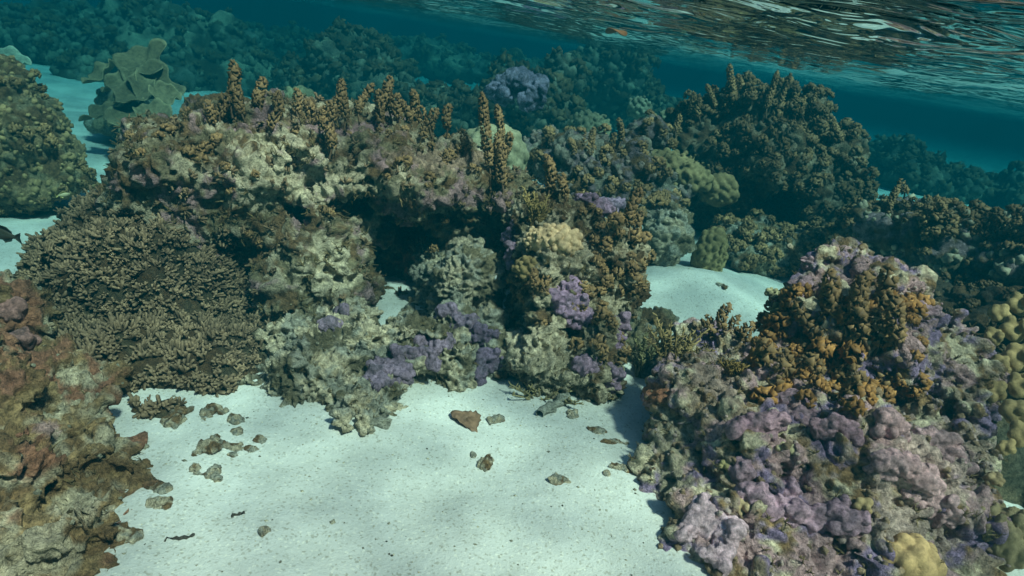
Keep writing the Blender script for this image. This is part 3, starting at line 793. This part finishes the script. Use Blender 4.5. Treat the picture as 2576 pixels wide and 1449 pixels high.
spires('golden and thick, in the tall stand on the purple boulder', G, [(2090, 850, 2080, 690), (2150, 860, 2130, 720), (2125, 820, 2185, 690), (2060, 900, 2040, 760), (2110, 880, 2105, 740), (2180, 880, 2160, 760), (2080, 930, 2070, 830), (2140, 930, 2145, 820), (2200, 900, 2205, 790)], 1.9, 1.3)
spires('golden, of the pair beside the mauve ledge on the purple boulder', G, [(2230, 830, 2215, 680), (2240, 900, 2262, 760)], 1.9, 1.3)
spires('golden and squat below the tall stand on the purple boulder', G, [(2170, 960, 2165, 850), (2040, 930, 2010, 870), (2250, 980, 2255, 880), (1930, 920, 1920, 860), (1990, 950, 1985, 890), (2110, 970, 2100, 890), (2210, 980, 2215, 900), (2050, 970, 2045, 900), (1960, 970, 1950, 915), (2140, 1010, 2140, 930)], 1.8, 1.3)
G = 'seaweed spires on the tall dark reef'
spires('at the summit of the tall dark seaweed reef', G, [(1850, 290, 1849, 163, 'reaching highest from the tall dark seaweed reef'), (1875, 280, 1872, 185), (1900, 290, 1895, 225)], 4.3)
spires('thin, on the mauve ridge side of the tall dark reef', G, [(1797, 300, 1797, 208), (1822, 300, 1828, 210), (1745, 310, 1746, 235), (1760, 310, 1758, 250), (1700, 350, 1710, 290)], 4.3)
spires('of the tall thin pair behind the summit of the dark reef', G, [(1930, 300, 1935, 185), (1965, 300, 1967, 197)], 4.3)
spires('in the stalked row on the open water side of the dark reef', G, [(2005, 310, 1998, 248), (2022, 310, 2017, 248), (2035, 310, 2037, 240)], 4.3)
spires('on the outer shoulder of the dark reef facing open water', G, [(2070, 330, 2066, 263), (2100, 350, 2095, 290), (2110, 370, 2115, 310), (2120, 420, 2130, 370)], 4.3)
G = 'seaweed spires on the mauve ridge'
spires('small, on the low mauve ridge', G, [(1490, 380, 1493, 320), (1560, 370, 1563, 305, 'slender and tallest on the low mauve ridge'), (1545, 380, 1540, 340), (1440, 390, 1440, 350), (1480, 400, 1478, 355)], 3.7)
G = 'seaweed spires on the brown reef slope'
spires('short, on the brown reef slope behind the purple boulder', G, [(2270, 500, 2272, 455, 'highest on the brown reef slope'), (2245, 540, 2243, 470), (2370, 570, 2368, 508), (2330, 580, 2325, 530), (2440, 590, 2440, 540), (2510, 600, 2508, 545), (2550, 610, 2555, 550), (2400, 590, 2402, 545), (2480, 600, 2475, 560)], 3.2)
spires('short and dark, at the purple boulder tip facing the sand patch', 'seaweed spires at the boulder tip', [(1820, 850, 1825, 768, 'upright, tallest at the boulder tip before the sand patch'), (1850, 850, 1852, 800), (1790, 850, 1785, 800), (1870, 860, 1880, 815)], 2.0, .85)
print('spires', n_spire, round(time.time() - T0, 1))

# ------------------------------------------------------------------ knobby corals
def knob_coral(name, label, x, y, rx, ry, kr, depth=None, colr=(.46, .33, .13), n=60, seed=0, vox=None, flat=.8, stretch=1., group=None, fallback=2.5, jit=(.93, 1.04)):
    p = hit(x, y, 14, fallback) if depth is None else CPOS + ray(x, y) * depth
    d = depth_of(p); s = d / FOC; R = np.array([rx * s, (rx + ry) * .5 * s * flat, ry * s])
    p = p + CF * R[1] * .12
    kc = .53 * math.sqrt(4 * math.pi * .8 / n); kr = (R[0] * R[1] * R[2]) ** (1 / 3) * kc / (1 + kc)
    r = np.random.default_rng(seed + 77); wb = [(p, np.maximum(R - kr * 1.25, R * .4))]
    for i in range(n):
        z = 1 - (i + .5) / n * 1.6; a = i * 2.39996; q = math.sqrt(max(0, 1 - z * z))
        dd = np.array([q * math.cos(a), q * math.sin(a), z]) + r.normal(0, .05, 3)
        k = kr * r.uniform(.85, 1.2)
        wb.append((p + dd * (R - kr) * r.uniform(*jit), np.array([k, k, k * stretch])))
    V, Q = sdf_mesh(wb, vox or kr * (.42 if d < 3 else .42), kr * .12, ((kr * 2.5, kr * .15), (R.mean() * 1.5, R.mean() * .12)), seed)
    if d < 3: V, Q = subdivide(V, Q)
    V = relax(V, Q, 1)
    C = np.repeat(np.array(colr)[None], len(V), 0) * (1 + .3 * fbm(V, kr * 3, 2, seed))[:, None]
    o = based(name, V, Q, C, M_CORAL); tag(o, label, 'coral', group); GRID[o.name] = (V, Q)
    return o
YEL = (.50, .35, .20)
knob_coral('knobby_coral', 'yellow tan knobby coral head on top of the rock column', 1393, 612, 78, 50, 15, None, YEL, 150, 1, fallback=2.25)
knob_coral('knobby_coral', 'olive lower lobe of knobby coral under the yellow head on the column', 1335, 680, 48, 40, 14, None, (.28, .2, .09), 50, 2)
knob_coral('knobby_coral', 'bright golden knobby coral at the foot of the purple boulder', 2280, 1410, 88, 66, 28, None, (.56, .36, .17), 22, 3, jit=(.84, 1.1), stretch=1.3)
knob_coral('knobby_coral', 'tan bean-shaped coral knob on the purple boulder beside its dark crack', 1872, 1280, 30, 28, 18, None, (.46, .33, .19), 8, 4)
knob_coral('knobby_coral', 'golden curled coral knob beside the thick purple nodules', 2172, 1278, 24, 30, 15, None, (.52, .36, .18), 8, 5)
knob_coral('knobby_coral', 'pair of cream coral knobs on the shoulder of the purple boulder', 1985, 1130, 38, 18, 16, None, (.50, .42, .24), 7, 6)
knob_coral('knobby_coral', 'small olive coral knob above the cratered purple nodule', 1825, 1172, 18, 17, 12, None, (.36, .30, .14), 6, 7)
for i, (x, y, rr_, dp) in enumerate([(2565, 770, 34, 2.1), (2515, 790, 28, 2.1), (2555, 835, 38, 2.0), (2500, 850, 26, 2.0), (2560, 905, 40, 1.9), (2515, 925, 28, 1.88), (2565, 975, 40, 1.82), (2505, 990, 30, 1.8),
                                    (2550, 1040, 36, 1.75), (2570, 1100, 36, 1.7), (2530, 1130, 26, 1.68)]):
    knob_coral('lobed_coral', 'golden lobed coral head in the stacked column along the dark ledge', x, y, rr_, rr_ * 1.15, 20, dp, (.36, .25, .115), 9, 100 + i, jit=(.75, 1.15), stretch=1.2, group='golden lobed coral heads')
knob_coral('lobed_coral', 'single small golden coral knob over the smooth green dome', 2503, 1208, 28, 26, 16, 1.55, (.40, .28, .15), 14, 11)
knob_coral('ridged_coral', 'grey green ridged coral below the smooth dome at the sand pocket', 2535, 1350, 95, 85, 15, 1.5, (.26, .20, .11), 110, 12, stretch=1.6)
knob_coral('pillar_coral', 'olive pillar coral standing in the sand patch behind the column', 1787, 642, 46, 72, 12, 3.45, (.25, .19, .085), 110, 13, fallback=3.3, stretch=1.2)
knob_coral('lobed_coral', 'olive lobed coral cascade on the flank of the tall seaweed reef', 1700, 430, 100, 56, 13, 3.75, (.20, .155, .075), 130, 14)
knob_coral('lobed_coral', 'small olive lobed coral beside the cascade under the seaweed', 1810, 480, 50, 50, 13, 3.8, (.20, .15, .072), 60, 15)
knob_coral('dome_coral', 'smooth pale lumpy dome coral behind the tall seaweed spires', 1240, 400, 92, 88, 22, 3.5, (.36, .33, .20), 70, 16)
knob_coral('dome_coral', 'round green dome coral behind the mauve ridge', 1483, 318, 58, 46, 9, 4.9, (.22, .21, .13), 90, 17)
knob_coral('dome_coral', 'small round coral ball under the dark bushy reef mass', 1610, 272, 34, 34, 7, 5.6, (.2, .2, .14), 60, 18)
knob_coral('dome_coral', 'low green coral mound between the ridge and the seaweed reef', 1690, 318, 62, 44, 10, 5.2, (.22, .21, .13), 70, 19)
knob_coral('small_coral', 'small olive coral ball at the edge of the sand patch by the purple boulder', 1958, 790, 30, 34, 11, None, (.28, .24, .10), 24, 20, fallback=2.75)
knob_coral('small_coral', 'pale coral button growing above the olive coral ball', 1945, 738, 24, 18, 9, None, (.34, .30, .17), 16, 21, fallback=2.85)
knob_coral('dome_coral', 'green mound coral behind the crest spires at the plate corals', 745, 250, 62, 34, 10, 4.6, (.22, .21, .12), 70, 22)
print('knobs', round(time.time() - T0, 1))

# smooth dome beside the right edge
rock('smooth_dome', 'smooth dark green domed rock behind the golden lobed corals', 'rock', [(2420, 1160, 1.72, 95, 170, .18), (2390, 1060, 1.85, 70, 90, .15), (2480, 1300, 1.6, 70, 90, .14), (2640, 900, 2.08, 110, 150, .25), (2650, 1080, 1.85, 110, 170, .24), (2640, 1280, 1.6, 120, 130, .22)],
     vox=.018, sub=1, k=.05, snoise=((.25, .04), (.1, .02)), seed=15.5, stops=[(np.array([.12, .11, .07]), 0), (OLIVE * .9, 0)], rough=(.008, .006, .004))

# ------------------------------------------------------------------ purple crusts as parts of their rocks
def crust(parent, blobs, colr, seed, vox=.0095, amp=(.012, .010, .004), knobs=.006):
    g = np.mean(colr); colr = (np.array(colr) * .5 + g * .5 * np.array([1.12, .90, 1.0])) * np.array([1.12, .93, .93])
    wb = []
    for x, y, rx, ry in blobs:
        p = hit(x, y, 14); s = depth_of(p) / FOC
        wb.append((p + CF * .012, np.array([rx * s, .03, ry * s])))
    return rock('purple_crust', None, None, None, pieces=True, vox=vox, sub=1, k=.02, ksize=.016, snoise=((.06, .018), (.03, .012)), seed=seed, stops=[(np.array(colr), 0), (np.array(colr) * .7 + .03, -.05), (np.array(colr) * 1.35, -.12)], size=.04,
                rough=amp, knobs=knobs, parent=parent, mat=M_CRUST, wb=wb, keep=False)
VIO = (.20, .165, .34)
crust(fore, [(1090, 870, 50, 22), (1040, 900, 50, 34), (985, 935, 55, 34), (960, 965, 40, 26), (1120, 860, 24, 22), (1060, 855, 14, 14)], (.215, .19, .30), 1.1)
crust(fore, [(858, 780, 16, 18), (820, 822, 28, 10)], (.215, .19, .30), 1.7)
crust(pale, [(1140, 795, 40, 24), (1165, 820, 30, 30)], (.21, .185, .30), 2.1)
crust(pale, [(1215, 850, 40, 45), (1230, 910, 34, 40), (1205, 950, 22, 30)], (.14, .12, .24), 2.9)
crust(column, [(1440, 720, 30, 28), (1430, 770, 52, 40), (1460, 800, 40, 30), (1500, 850, 32, 40), (1540, 860, 34, 40)], (.25, .165, .33), 3.3)
crust(column, [(1490, 925, 44, 26), (1540, 950, 30, 34), (1560, 830, 22, 36)], (.28, .20, .34), 4.2)
crust(column, [(1500, 520, 42, 28), (1465, 510, 26, 16), (1540, 510, 32, 18)], (.27, .19, .36), 4.9)
crust(column, [(1290, 600, 20, 40), (1285, 640, 14, 40)], (.20, .15, .26), 5.5)
PUR = (.42, .27, .38)
crust(near, [(1870, 1200, 26, 50), (1900, 1250, 40, 30), (1960, 1290, 50, 40), (2010, 1300, 46, 40), (2080, 1320, 60, 40), (2140, 1310, 40, 34), (1985, 1240, 30, 36)], PUR, 6.1)
crust(near, [(1740, 1340, 34, 28), (1790, 1330, 30, 34), (1840, 1350, 26, 34), (1770, 1280, 26, 24), (1810, 1410, 36, 40)], (.56, .44, .50), 6.8)
crust(near, [(2040, 1060, 60, 34), (2110, 1080, 60, 34), (1950, 1070, 40, 30), (2000, 1010, 40, 24), (1900, 1080, 50, 30)], (.33, .20, .26), 7.4)
crust(near, [(2240, 1090, 46, 46), (2330, 1120, 60, 36), (2400, 1160, 50, 40), (2250, 1180, 60, 40), (2330, 1230, 60, 50), (2400, 1290, 46, 50)], (.50, .33, .31), 8.2)
crust(near, [(2060, 660, 44, 20), (2140, 650, 60, 22), (2220, 680, 60, 24), (2290, 740, 40, 40), (2330, 800, 50, 40), (2010, 740, 30, 40)], (.38, .26, .31), 8.9)
crust(left_near, [(24, 780, 26, 36), (50, 850, 30, 22)], (.40, .19, .11), 9.6)
print('crusts', round(time.time() - T0, 1))

# ------------------------------------------------------------------ plate corals
def plate(x, y, Y, rx, ry, tilt, label, seed, colr=(.15, .125, .07)):
    r = np.random.default_rng(seed + 400); p = at_y(x, y, Y); s = depth_of(p) / FOC
    n, m = 40, 10; V, C = [], []
    lob = [(r.uniform(.04, .12), r.integers(2, 7), r.random() * 6.3) for _ in range(4)]
    a = np.linspace(0, 2 * math.pi, n, endpoint=False)
    rad = 1 + sum(q * np.sin(k * a + f) for q, k, f in lob)
    layers = []
    for side in (0, 1):
        for j in range(1, m + 1):
            t = j / m
            X = rad * t * np.cos(a) * rx * s; Y2 = rad * t * np.sin(a) * (rx + ry) * .5 * s
            Z = .30 * (t ** 2) * ry * s * (1 + .5 * np.sin(3 * a + seed)) + .016 * t * t * np.sin(7 * a + 2 * seed) + (-.012 * (1 - .6 * t) if side else 0)
            layers.append(np.stack([X, Y2, Z], 1))
    V = np.concatenate(layers + [np.array([[0, 0, 0.], [0, 0, -.02]])]); c0, c1 = 2 * m * n, 2 * m * n + 1
    F = []
    for side in (0, 1):
        o = side * m * n
        for j in range(m - 1):
            for k in range(n):
                q = (o + j * n + k, o + (j + 1) * n + k, o + (j + 1) * n + (k + 1) % n, o + j * n + (k + 1) % n)
                if side: q = q[::-1]
                F += [(q[0], q[1], q[2]), (q[0], q[2], q[3])]
        for k in range(n):
            t = (c0 if not side else c1, o + k, o + (k + 1) % n); F.append(t if not side else t[::-1])
    for k in range(n):
        i0, i1 = (m - 1) * n + k, (m - 1) * n + (k + 1) % n
        F += [(i0, i0 + m * n, i1 + m * n), (i0, i1 + m * n, i1)]
    R = frame(np.array([tilt[0] * .8, tilt[1] * .62, 1.]), seed)
    V = V @ R.T + p
    C = np.array(colr) * (1 + .25 * fbm(V, .06, 3, seed))[:, None]
    edge = np.concatenate([np.tile(np.repeat(np.arange(1, m + 1) / m, n), 2), [0, 0]])
    C = C * (1 + .9 * smooth(.86, 1, edge))[:, None]
    o = based('plate_coral', V, np.array(F), C, M_CORAL); tag(o, label, 'coral', 'plate corals')
    return o
stack = rock('green_mound', 'green rock mound under the stacked plate corals', 'rock', [(330, 270, 5.1, 75, 55, .3), (370, 210, 5.3, 45, 55, .22), (300, 315, 4.9, 60, 24, .2)],
             vox=.035, sub=1, snoise=((.3, .06), (.12, .03)), seed=16.1, stops=[(OLIVE * 1.2, 0), (GREY, 0)], rough=(.04, .03, .012), knobs=.02)
for i, (x, y, Y, rx, ry, tl, lab) in enumerate([
        (365, 165, 4.75, 62, 62, (-.3, -1.6), 'upright green plate coral, tallest of the plate stack'),
        (390, 215, 4.6, 62, 50, (.5, -1.1), 'broad green plate coral under the tallest plate'),
        (310, 210, 4.6, 50, 42, (-.5, -1.1), 'rounded green plate coral leaning to the sandy channel'),
        (345, 238, 4.45, 60, 40, (-.1, -.8), 'wide tilted green plate with a dark gap beneath'),
        (415, 240, 4.4, 36, 34, (.5, -.8), 'small green plate coral beside the seaweed crest'),
        (260, 190, 4.8, 44, 50, (-.8, -.9), 'narrow dull green plate at the channel edge of the stack'),
        (320, 290, 4.3, 60, 34, (-.3, -.8), 'low green plate coral at the foot of the plate stack'),
        (390, 290, 4.2, 50, 34, (.2, -.7), 'flat pale green plate just behind the branching dome'),
        (260, 285, 4.4, 50, 34, (-.5, -.7), 'low curled green plate lying by the sandy channel'),
        (340, 325, 4.1, 36, 20, (0, -.6), 'small cup-shaped green plate lying on the channel sand')]):
    plate(x, y, Y, rx, ry, tl, lab, i)
plate(20, 150, 5.2, 50, 24, (.4, -.6), 'pale green plate coral peeking over the rounded olive boulder', 17, (.24, .24, .18))

# lavender cap on the far pillar
lav = rock('lavender_coral', 'lavender branching coral cap on the far reef pillar', 'coral', [(1305, 205, 4.6, 42, 22, .2), (1270, 225, 4.6, 30, 26, .2), (1345, 212, 4.6, 26, 14, .15), (1330, 240, 4.5, 26, 30, .12)],
           vox=.02, sub=1, k=.03, snoise=((.12, .05), (.05, .03)), seed=17.7, stops=[((.19, .18, .27), 0), ((.15, .15, .22), 0)], rough=(.03, .02, .01), knobs=.02, mat=M_CRUST)

# ------------------------------------------------------------------ bushy brown algae
def bush(label, x, y, w, h, n, seed, fallback=2.2, c1=(.24, .17, .07), cat='seaweed'):
    p = hit(x, y + h * .5, 14, fallback); s = depth_of(p) / FOC; r = np.random.default_rng(seed + 900)
    e = bpy.data.objects.new('bushy_seaweed', None); col.objects.link(e); e.location = p; e.empty_display_size = .02
    for i in range(n):
        bx = r.uniform(-.5, .5) * w * s; by = r.uniform(-.4, .4) * w * s * .7
        L = h * s * r.uniform(.6, 1.1); lean = np.array([bx * .8, by * .8, 0]) + r.normal(0, .15, 3) * L * [1, 1, 0]
        pts = [np.array([bx * .4, by * .4, -.02]) + lean * t * t + np.array([0, 0, L * t]) for t in np.linspace(0, 1, 7)]
        parts = [tube(pts, np.linspace(.005, .0025, 7), 4, (.08, .055, .025), c1)]
        for k in range(int(L / .006)):
            t = .25 + .75 * r.random(); i0 = min(5, int(t * 6)); q = pts[i0] + (pts[i0 + 1] - pts[i0]) * (t * 6 - i0)
            d = r.normal(0, 1, 3); d[2] = abs(d[2]) * .8; d /= np.linalg.norm(d)
            parts.append(tube([q, q + d * .007, q + d * .013 + [0, 0, .004]], [.0034, .003, .0015], 3, np.array(c1) * .6, c1))
        v, f, c = merge(parts)
        link('frond', make_mesh('frond', v, f, c, M_ALGA), e)
    tag(e, label, cat)
bush('bushy brown seaweed with many upright fronds beside the sand patch', 1690, 850, 130, 110, 16, 1, 2.15)
bush('dark green brown low seaweed at the foot of the column by the sand patch', 1615, 880, 70, 110, 10, 2, 2.2, (.17, .15, .07))
bush('hairy golden brown seaweed tuft on top of the rock column', 1345, 520, 70, 90, 18, 3, 2.5, (.24, .17, .06))
bush('short yellow brown seaweed fringe under the column at the sand', 1360, 975, 160, 40, 22, 4, 1.95, (.26, .21, .10))
bush('hairy brown seaweed pad on the tip of the purple boulder', 1845, 915, 60, 50, 20, 5, 1.9, (.27, .17, .05))
bush('brown moss-like seaweed pad on the face of the big reef', 715, 560, 110, 60, 30, 6, 2.4, (.16, .13, .05))
bush('small sprig of brown seaweed hanging beside the column over the sand', 1615, 700, 30, 30, 5, 7, 2.3, (.25, .17, .07))

# ------------------------------------------------------------------ things on the sand
def rubble(label, x, y, rx, ry, seed, stops=None, rough=(.008, .010, .005), knobs=0.):
    p = at_ground(x, y); s = depth_of(p) / FOC
    r = np.random.default_rng(seed + 50); rough = tuple(min(q, ry * s * .2) for q in rough)
    wb = [(p + np.array([r.normal(0, .45) * rx * s, r.normal(0, .4) * ry * s * 1.4, .08 * ry * s]), np.array([rx * s * r.uniform(.25, .65), ry * s * r.uniform(.5, 1.0), ry * s * r.uniform(.25, .6)])) for _ in range(5)]
    return rock('coral_rubble', label, 'rubble', None, vox=max(.0035, min(rx, ry) * s * .3), sub=1, k=.012, snoise=((max(.02, ry * s * 1.6), min(.016, ry * s * .38)), (max(.01, ry * s * .8), min(.009, ry * s * .22))), seed=seed * 1.3, stops=stops or [(GREY * 1.0, 0), (CREAM * .85, .05), (BROWN * 1.2, -.16)], size=.03,
                rough=rough, knobs=knobs, wb=wb, keep=False, erode=1)
for i, (x, y, rx, ry, lab) in enumerate([
        (465, 1060, 62, 38, 'brown lumpy rubble piece at the foot of the branching coral dome'),
        (545, 1040, 48, 22, 'grey rubble slab touching the branching coral dome'),
        (520, 1130, 34, 24, 'grey rubble knob on the sand below the brown lumpy rubble'),
        (515, 1180, 44, 22, 'cream and brown rubble piece nestled under the grey knob'),
        (585, 1130, 40, 14, 'thin line of grey rubble beside the grey knob'),
        (395, 1225, 34, 12, 'dark rubble bit on the sand near the pink boulder'),
        (400, 1268, 34, 14, 'small dark rubble bit under its twin near the pink boulder'),
        (320, 1345, 52, 26, 'dark grey rubble lump at the foot of the pink boulder'),
        (655, 1110, 14, 9, 'single small grey pebble on the open sand'),
        (662, 1338, 14, 11, 'single tan pebble alone on the bright sand'),
        (1222, 1160, 20, 20, 'grey pebble cluster on the open sand below the leaf'),
        (1412, 1207, 26, 12, 'flat grey stone half sunk in the sand toward the purple boulder'),
        (1240, 1062, 34, 14, 'olive shell fragment beside the brown leaf'),
        (1440, 1045, 12, 18, 'small grey stone upright under the column'),
        (1510, 1085, 24, 8, 'grey stone flake near the foot of the purple boulder'),
        (1540, 1110, 30, 9, 'dark thin stone flake in the shade of the purple boulder'),
        (1480, 1000, 22, 24, 'cream coral chunk leaning below the column'),
        (1010, 790, 22, 34, 'grey green rounded stone standing in the hollow sand'),
        (1060, 800, 32, 30, 'pale green stone beside the rounded stone in the hollow'),
        (1820, 720, 20, 8, 'small stone on the sand patch by the pillar coral'),
        (1570, 1180, 30, 10, 'low grey rubble beside the overhang of the purple boulder')]):
    rubble(lab, x, y, rx, ry, i + 1)
rp = np.random.default_rng(314)
for i, (x, y) in enumerate([(600, 1085), (630, 1130)]):
    o = rubble('small rough coral pebble strewn on the sand below the branching dome', x, y, rp.uniform(7, 15), rp.uniform(5, 9), 60 + i); o['group'] = 'pebbles below the branching dome'
for i, (x, y) in enumerate([(1190, 1145), (1525, 1190)]):
    o = rubble('small rough pebble on the open sand between leaf and purple boulder', x, y, rp.uniform(5, 12), rp.uniform(4, 8), 80 + i); o['group'] = 'pebbles near the purple boulder'
# dead branch piece
def stick(label, x0, y0, x1, y1, r, colr, seed, name='coral_stick'):
    a, b = at_ground(x0, y0) + [0, 0, r * .7], at_ground(x1, y1) + [0, 0, r * .9]; q = np.random.default_rng(seed)
    pts = [a + (b - a) * t + q.normal(0, .003, 3) * [1, 1, .25] for t in np.linspace(0, 1, 9)]
    v, f, c = tube(pts, r * (1 + .25 * q.normal(0, 1, 9)), 8, colr, np.array(colr) * .8)
    o = based(name, v, f, c, M_ROCK); tag(o, label, 'stick' if name != 'coral_stick' else 'coral piece')
stick('finger of dead grey coral pointing out from under the column', 1355, 1050, 1430, 1005, .016, (.33, .32, .26), 1)
stick('dark curved twig lying on the bright sand', 415, 1362, 490, 1350, .0035, (.11, .09, .07), 2, 'twig')
stick('short dark twig on the sand below the rubble', 583, 1298, 612, 1292, .003, (.11, .09, .07), 3, 'twig')
# brown leaf
def leaf():
    c = at_ground(1170, 1062) + [0, 0, .02]; s = depth_of(c) / FOC
    pts = [(-42, -10), (-38, -15), (-30, -18), (-20, -22), (-12, -20), (-5, -25), (2, -22), (8, -26), (15, -23), (22, -27), (28, -22), (38, -20), (36, -12), (41, -4), (35, 4), (37, 14), (33, 20), (38, 33), (30, 30), (22, 34), (14, 26), (6, 24), (-4, 18), (-12, 16), (-22, 8), (-34, 2)]
    n = len(pts); rings = 6; V = []
    for side in (0, 1):
        for j in range(rings + 1):
            for (x, y) in pts:
                t = j / rings; V.append((x * t * s * .98, -y * t * s * 1.2, (-.0015 if side else 0)))
    V = np.array(V); F = []
    for side in (0, 1):
        o = side * n * (rings + 1)
        for j in range(rings):
            for k in range(n):
                q = [o + j * n + k, o + (j + 1) * n + k, o + (j + 1) * n + (k + 1) % n, o + j * n + (k + 1) % n]
                F.append(q[::-1] if not side else q)
    o1 = n * (rings + 1)
    for k in range(n):
        a, b = rings * n + k, rings * n + (k + 1) % n; F.append([a, b, b + o1, a + o1])
    V[:, 2] += .007 * gnoise(V * np.array([30, 30, 0]) + 2.1) + .009 * np.abs(gnoise(V * np.array([55, 55, 0]) + 5)) + .004 + V[:, 1] * .12
    C = np.array([.15, .085, .05]) * (1 + .7 * fbm(V, .02, 3))[:, None]
    o = link('leaf', make_mesh('leaf', V, np.array(F), C, M_LEAF), None, tuple(c - [0, 0, .012])); tag(o, 'crumpled brown dead leaf lying on the white sand', 'leaf')
leaf()
def floating_leaf():
    d = ray(1552, 74); t = (SURF_Z - .015 - CAM_Z) / d[2]; p = CPOS + d * t
    a = np.linspace(0, 2 * math.pi, 16, endpoint=False); V = []
    for z in (0, -.004):
        for q in (0.02, .5, 1):
            for k in a: V.append((q * .055 * math.cos(k), q * .035 * math.sin(k) * (1 + .2 * math.sin(3 * k)), z + .012 * math.sin(2 * k) * q - .01 * q))
    V = np.array(V); F = []
    for side in (0, 1):
        for j in range(2):
            for k in range(16):
                q = [side * 48 + j * 16 + k, side * 48 + (j + 1) * 16 + k, side * 48 + (j + 1) * 16 + (k + 1) % 16, side * 48 + j * 16 + (k + 1) % 16]
                F.append(q if not side else q[::-1])
    for k in range(16): F.append([32 + k, 80 + k, 80 + (k + 1) % 16, 32 + (k + 1) % 16])
    o = link('leaf', make_mesh('leaf', V, np.array(F), np.repeat([[.20, .085, .03]], len(V), 0), M_LEAF), None, tuple(p)); tag(o, 'small brown leaf floating under the rippled water surface', 'leaf')
floating_leaf()

# fish
def fish(label, x, y, depth, L, ang, cbody, cfin, hgt=.42):
    p = CPOS + ray(x, y) * depth
    e = bpy.data.objects.new('fish', None); col.objects.link(e); e.location = p; e.rotation_euler = (0, 0, ang); e.empty_display_size = .02
    n, m = 14, 12; V, F = [], []
    for i in range(n + 1):
        t = i / n; h = max(.004, hgt * .5 * math.sin(math.pi * min(1, t * .96 + .02)) ** .75 * (1 - .25 * t)) * L; h = max(h, .06 * L * (t > .1))
        for k in range(m):
            a = 2 * math.pi * k / m; V.append(((.5 - t) * L, math.cos(a) * h * .42, math.sin(a) * h))
    for i in range(n):
        for k in range(m):
            F.append((i * m + k, i * m + (k + 1) % m, (i + 1) * m + (k + 1) % m, (i + 1) * m + k))
    F = np.array(F); V = np.array(V)
    bd = link('body', make_mesh('body', V, F, np.repeat([cbody], len(V), 0), M_FISH), e)
    def fin(name, prof):
        prof = np.array(prof) * L; k = len(prof)
        v = np.concatenate([np.stack([prof[:, 0], np.full(k, yy), prof[:, 1]], 1) for yy in (-.0012, .0012)])
        f = [(0, i, i + 1, i + 1) for i in range(1, k - 1)]
        tri = [(0, i, i + 1) for i in range(1, k - 1)] + [(k, k + i + 1, k + i) for i in range(1, k - 1)]
        for i in range(k): tri += [(i, (i + 1) % k, k + (i + 1) % k), (i, k + (i + 1) % k, k + i)]
        link(name, make_mesh(name, v, np.array(tri), np.repeat([cfin], 2 * k, 0), M_FISH, False), e)
    fin('tail_fin', [(-.44, 0), (-.5, .07), (-.68, .17), (-.64, .0), (-.68, -.17), (-.5, -.07)])
    fin('dorsal_fin', [(.22, .17), (.05, .27), (-.2, .25), (-.38, .14), (-.38, .05), (.2, .1)])
    fin('anal_fin', [(-.05, -.16), (-.12, -.25), (-.34, -.16), (-.38, -.05), (-.1, -.1)])
    for sd in (-1, 1):
        ey = tube([np.array([.36, sd * .04, .05]) * L, np.array([.36, sd * .085, .05]) * L], [.02 * L, .018 * L], 8, (.02, .02, .02))
        link('eye', make_mesh('eye', *ey[:2], ey[2], M_FISH), bd)
    tag(e, label, 'fish')
fish('dark olive fish swimming off over the pale sand beside the branching coral', 2, 588, 1.95, .11, math.radians(172), (.035, .03, .018), (.03, .025, .015))
fish('tiny white fish in the dark crevice beside the column', 1248, 697, 2.05, .022, math.radians(80), (.7, .75, .72), (.6, .65, .62))
fish('small pale yellow fish at the edge of the big reef over the channel', 161, 490, 2.6, .05, math.radians(70), (.6, .58, .35), (.5, .45, .15))

# shell grit on the sand: nobody could count it
r = np.random.default_rng(99)
gx, gy = r.uniform(-1.3, 1.2, 2600), .8 + 2.6 * r.random(2600) ** 1.3
gz = sand_height(gx, gy)
parts = []
for x, y, z in zip(gx, gy, gz):
    v, f, c = GRAIN
    s = r.lognormal(-6.2, .45); tone = r.choice([.3, .7, 1.7, 2.1], p=[.1, .25, .4, .25])
    parts.append((v * s * r.uniform(.6, 1.4, 3) * [1, 1, .6] + [x, y, z], f, c * tone))
v, f, c = merge(parts)
stuff(tag(link('shell_grit', make_mesh('shell_grit', v, f, c, M_ROCK)), 'fine broken shell and coral grit strewn over the white sand', 'grit'))

# ------------------------------------------------------------------ the water itself
bx = np.array([[x, y, z] for x in (-70, 70) for y in (-20, 90) for z in (-1.2, SURF_Z + .09)], float)
hz = link('haze', make_mesh('haze', bx, np.array([[0, 1, 3, 2], [4, 6, 7, 5], [0, 4, 5, 1], [2, 3, 7, 6], [0, 2, 6, 4], [1, 5, 7, 3]]), None, None, False))
m = bpy.data.materials.new('sea_water'); m.use_nodes = True; nt = m.node_tree
nt.nodes.remove(nt.nodes['Principled BSDF'])
pv = nt.nodes.new('ShaderNodeVolumePrincipled')
dens = float(SIG_T.max()); colv = SIG_S / dens
ab = (1 - np.clip((SIG_T - SIG_S) / (dens * (1 - colv)), 0, 1)) ** 2
pv.inputs['Color'].default_value = (*colv, 1); pv.inputs['Absorption Color'].default_value = (*ab, 1)
pv.inputs['Density'].default_value = dens; pv.inputs['Anisotropy'].default_value = 0.0
nt.links.new(pv.outputs[0], nt.nodes['Material Output'].inputs['Volume'])
hz.data.materials.append(m); stuff(hz); hz['label'] = 'blue green sea water filling the lagoon'; hz['category'] = 'water'

for o in bpy.data.objects:
    if '_b' in o: del o['_b']
print('done', round(time.time() - T0, 1), 'tris', sum(len(me.loops) - 2 * len(me.polygons) for me in bpy.data.meshes), 'objects', len(bpy.data.objects))
